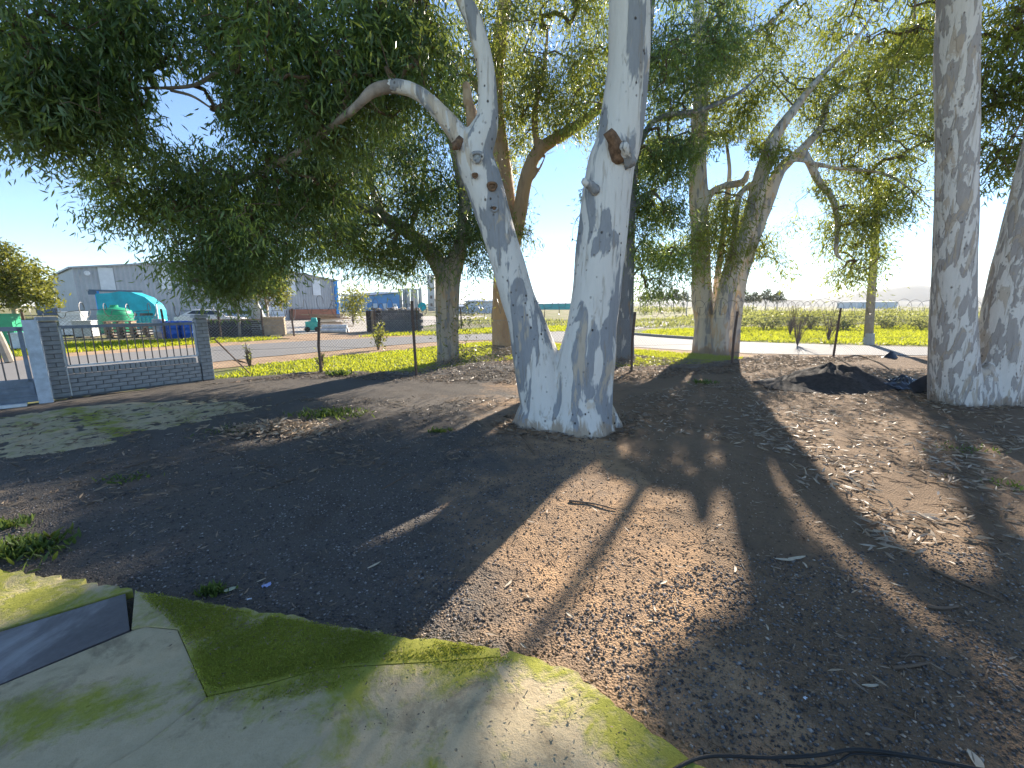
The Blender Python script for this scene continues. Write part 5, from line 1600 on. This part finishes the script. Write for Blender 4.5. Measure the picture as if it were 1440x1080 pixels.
# standing flap of plastic leaning against the trunk
fb = gp(1318, 562)
m = MB()
for i in range(13):
    u = i / 12
    hgt = .38 * math.sin(math.pi * min(1, .15 + u * .95)) ** .8
    for j in range(7):
        t = j / 6
        m.v.append(((u - .5) * .72 + .04 * math.sin(6 * t + 5 * u), .10 * math.sin(5 * u) + .14 * t, hgt * t + .012 * math.sin(9 * u + 4 * t)))
m.f += [(i * 7 + j, (i + 1) * 7 + j, (i + 1) * 7 + j + 1, i * 7 + j + 1) for i in range(12) for j in range(6)]
o = m.build('plastic_flap', M_plast, None, smooth=True)
o.location = (fb[0], fb[1], .03)
o.rotation_euler = (0, 0, -.5)
md = o.modifiers.new('thick', 'SOLIDIFY')
md.thickness = .006
tag(o, 'black plastic flap propped up against the foot of the double gum', 'plastic')
# strip of old hose on the mound, dark scrap
q = [gp(*p) + np.array([0, 0, .0]) for p in ((1185, 515), (1205, 514), (1230, 520), (1252, 529))]
zz = [.24, .27, .22, .14]
o = MB().tube(spline([(p[0], p[1], z) for p, z in zip(q, zz)], 5), .022, 6).build('bark_strip', M_wood, None)
tag(o, 'long curled bark strip lying on the dark soil mound', 'bark')
pp = gp(1252, 503)
o = lump('dark_scrap', (pp[0], pp[1], .0), .26, .13, .2, M_plast, 'small dark scrap standing at the road edge behind the soil mound', 'scrap', .3, 12)
# metal plate let into the apron
pl = [gp(*p, z=ZS)[:2] for p in ((176, 834), (182, 885), (0, 961), (-90, 999), (-90, 911), (0, 888))]
def plate_material():
    m = NT('stained_steel_plate')
    co = m.coord(world=True)
    a = m.noise(co, 2.6, 6, .6, .8)
    f = m.noise(co, 40, 4, .7)
    c = m.ramp(a, [(.38, (.06, .048, .046)), (.52, (.12, .10, .095)), (.66, (.30, .285, .28))])
    m.col(m.mix(.2, c, m.mix(f, (.05, .04, .04), (.4, .4, .42)))).pr(.42, .25, .5)
    m.bump(f, .1, .004)
    return m.m
mpz = MB().prism([tuple(p) for p in pl][::-1], ZS - .03, ZS - .003)
tag(mpz.build('steel_plate', plate_material()), 'stained dark grey steel plate let into the mossy concrete', 'plate')
MOSS = px_poly([(192, 832), (300, 852), (480, 884), (640, 906), (690, 914), (615, 926), (490, 933), (380, 955), (296, 972), (272, 928), (252, 882)])
grass_patch('moss_tufts', MOSS, 16000, 3, .009, .5, leaf_mat('moss_tuft', (.16, .19, .02), (.38, .40, .055), (.55, .55, .07), .3, .8), ZS + .005, 'short yellow-green moss growing on the cracked concrete', -.15, 2.4, .008, .9, 'moss')
grass_patch('moss_tufts', px_poly([(270, 930), (292, 985), (380, 985), (500, 962), (640, 950), (720, 930), (704, 920), (490, 930), (380, 950), (300, 960)]), 3200, 3, .008, .5, MATS['moss_tuft'], ZS + .003, 'thin moss spreading over the joint onto the lower concrete', .05, 3.0, .008, .9, 'moss')
q = sample_poly(px_poly([(200, 840), (420, 870), (700, 914), (880, 1002), (990, 1079), (700, 1079), (300, 1000)]), 500)
P = np.column_stack([q, np.full(len(q), ZS + .006)])
a = rng.uniform(0, 6.28, len(q))
link('slab_crumbs', leaves_mesh('slab_crumbs', P, np.column_stack([np.cos(a), np.sin(a), rng.normal(.1, .2, len(q))]), rng.uniform(.004, .02, len(q)), rng.uniform(.003, .007, len(q)), rng.uniform(0, .7, len(q)), True), M_litter, None, label='tiny leaf crumbs and grit lying on the concrete', cat='debris', kind='stuff')
# black cable
cz = [(955, 1078, .075), (1000, 1063, .05), (1080, 1065, .03), (1150, 1062, .035), (1200, 1054, .03), (1262, 1060, .03), (1340, 1074, .025), (1420, 1090, .025), (1500, 1100, .02), (1600, 1120, .02)]
cab = [(900, 1120, .075)] + cz
cpts = spline([gp(x, y, z) for x, y, z in cab], 6)
tag(MB().tube(cpts, .0065, 8).build('cable', M_black, smooth=True), 'black cable running off the concrete across the soil', 'cable')
cp2 = spline([gp(x, y, .02) for x, y in ((1105, 1076), (1150, 1078), (1180, 1070), (1200, 1060), (1240, 1062), (1300, 1066))], 6)
tag(MB().tube(cp2, .004, 6).build('cable', M_black, smooth=True), 'thinner loose cable twisted round the black cable', 'cable')

# ================================================================== AIR
hz = MB().box((0, 2600, 44), (9000, 5240, 92))
mh = bpy.data.materials.new('pale_haze')
mh.use_nodes = True
mh.node_tree.nodes.clear()
ho = mh.node_tree.nodes.new('ShaderNodeOutputMaterial')
pv = mh.node_tree.nodes.new('ShaderNodeVolumePrincipled')
pv.inputs['Color'].default_value = (.93, .95, 1, 1)
pv.inputs['Density'].default_value = 0.00016
pv.inputs['Anisotropy'].default_value = 0.15
mh.node_tree.links.new(pv.outputs[0], ho.inputs['Volume'])
hz.build('haze', mh, kind='stuff')
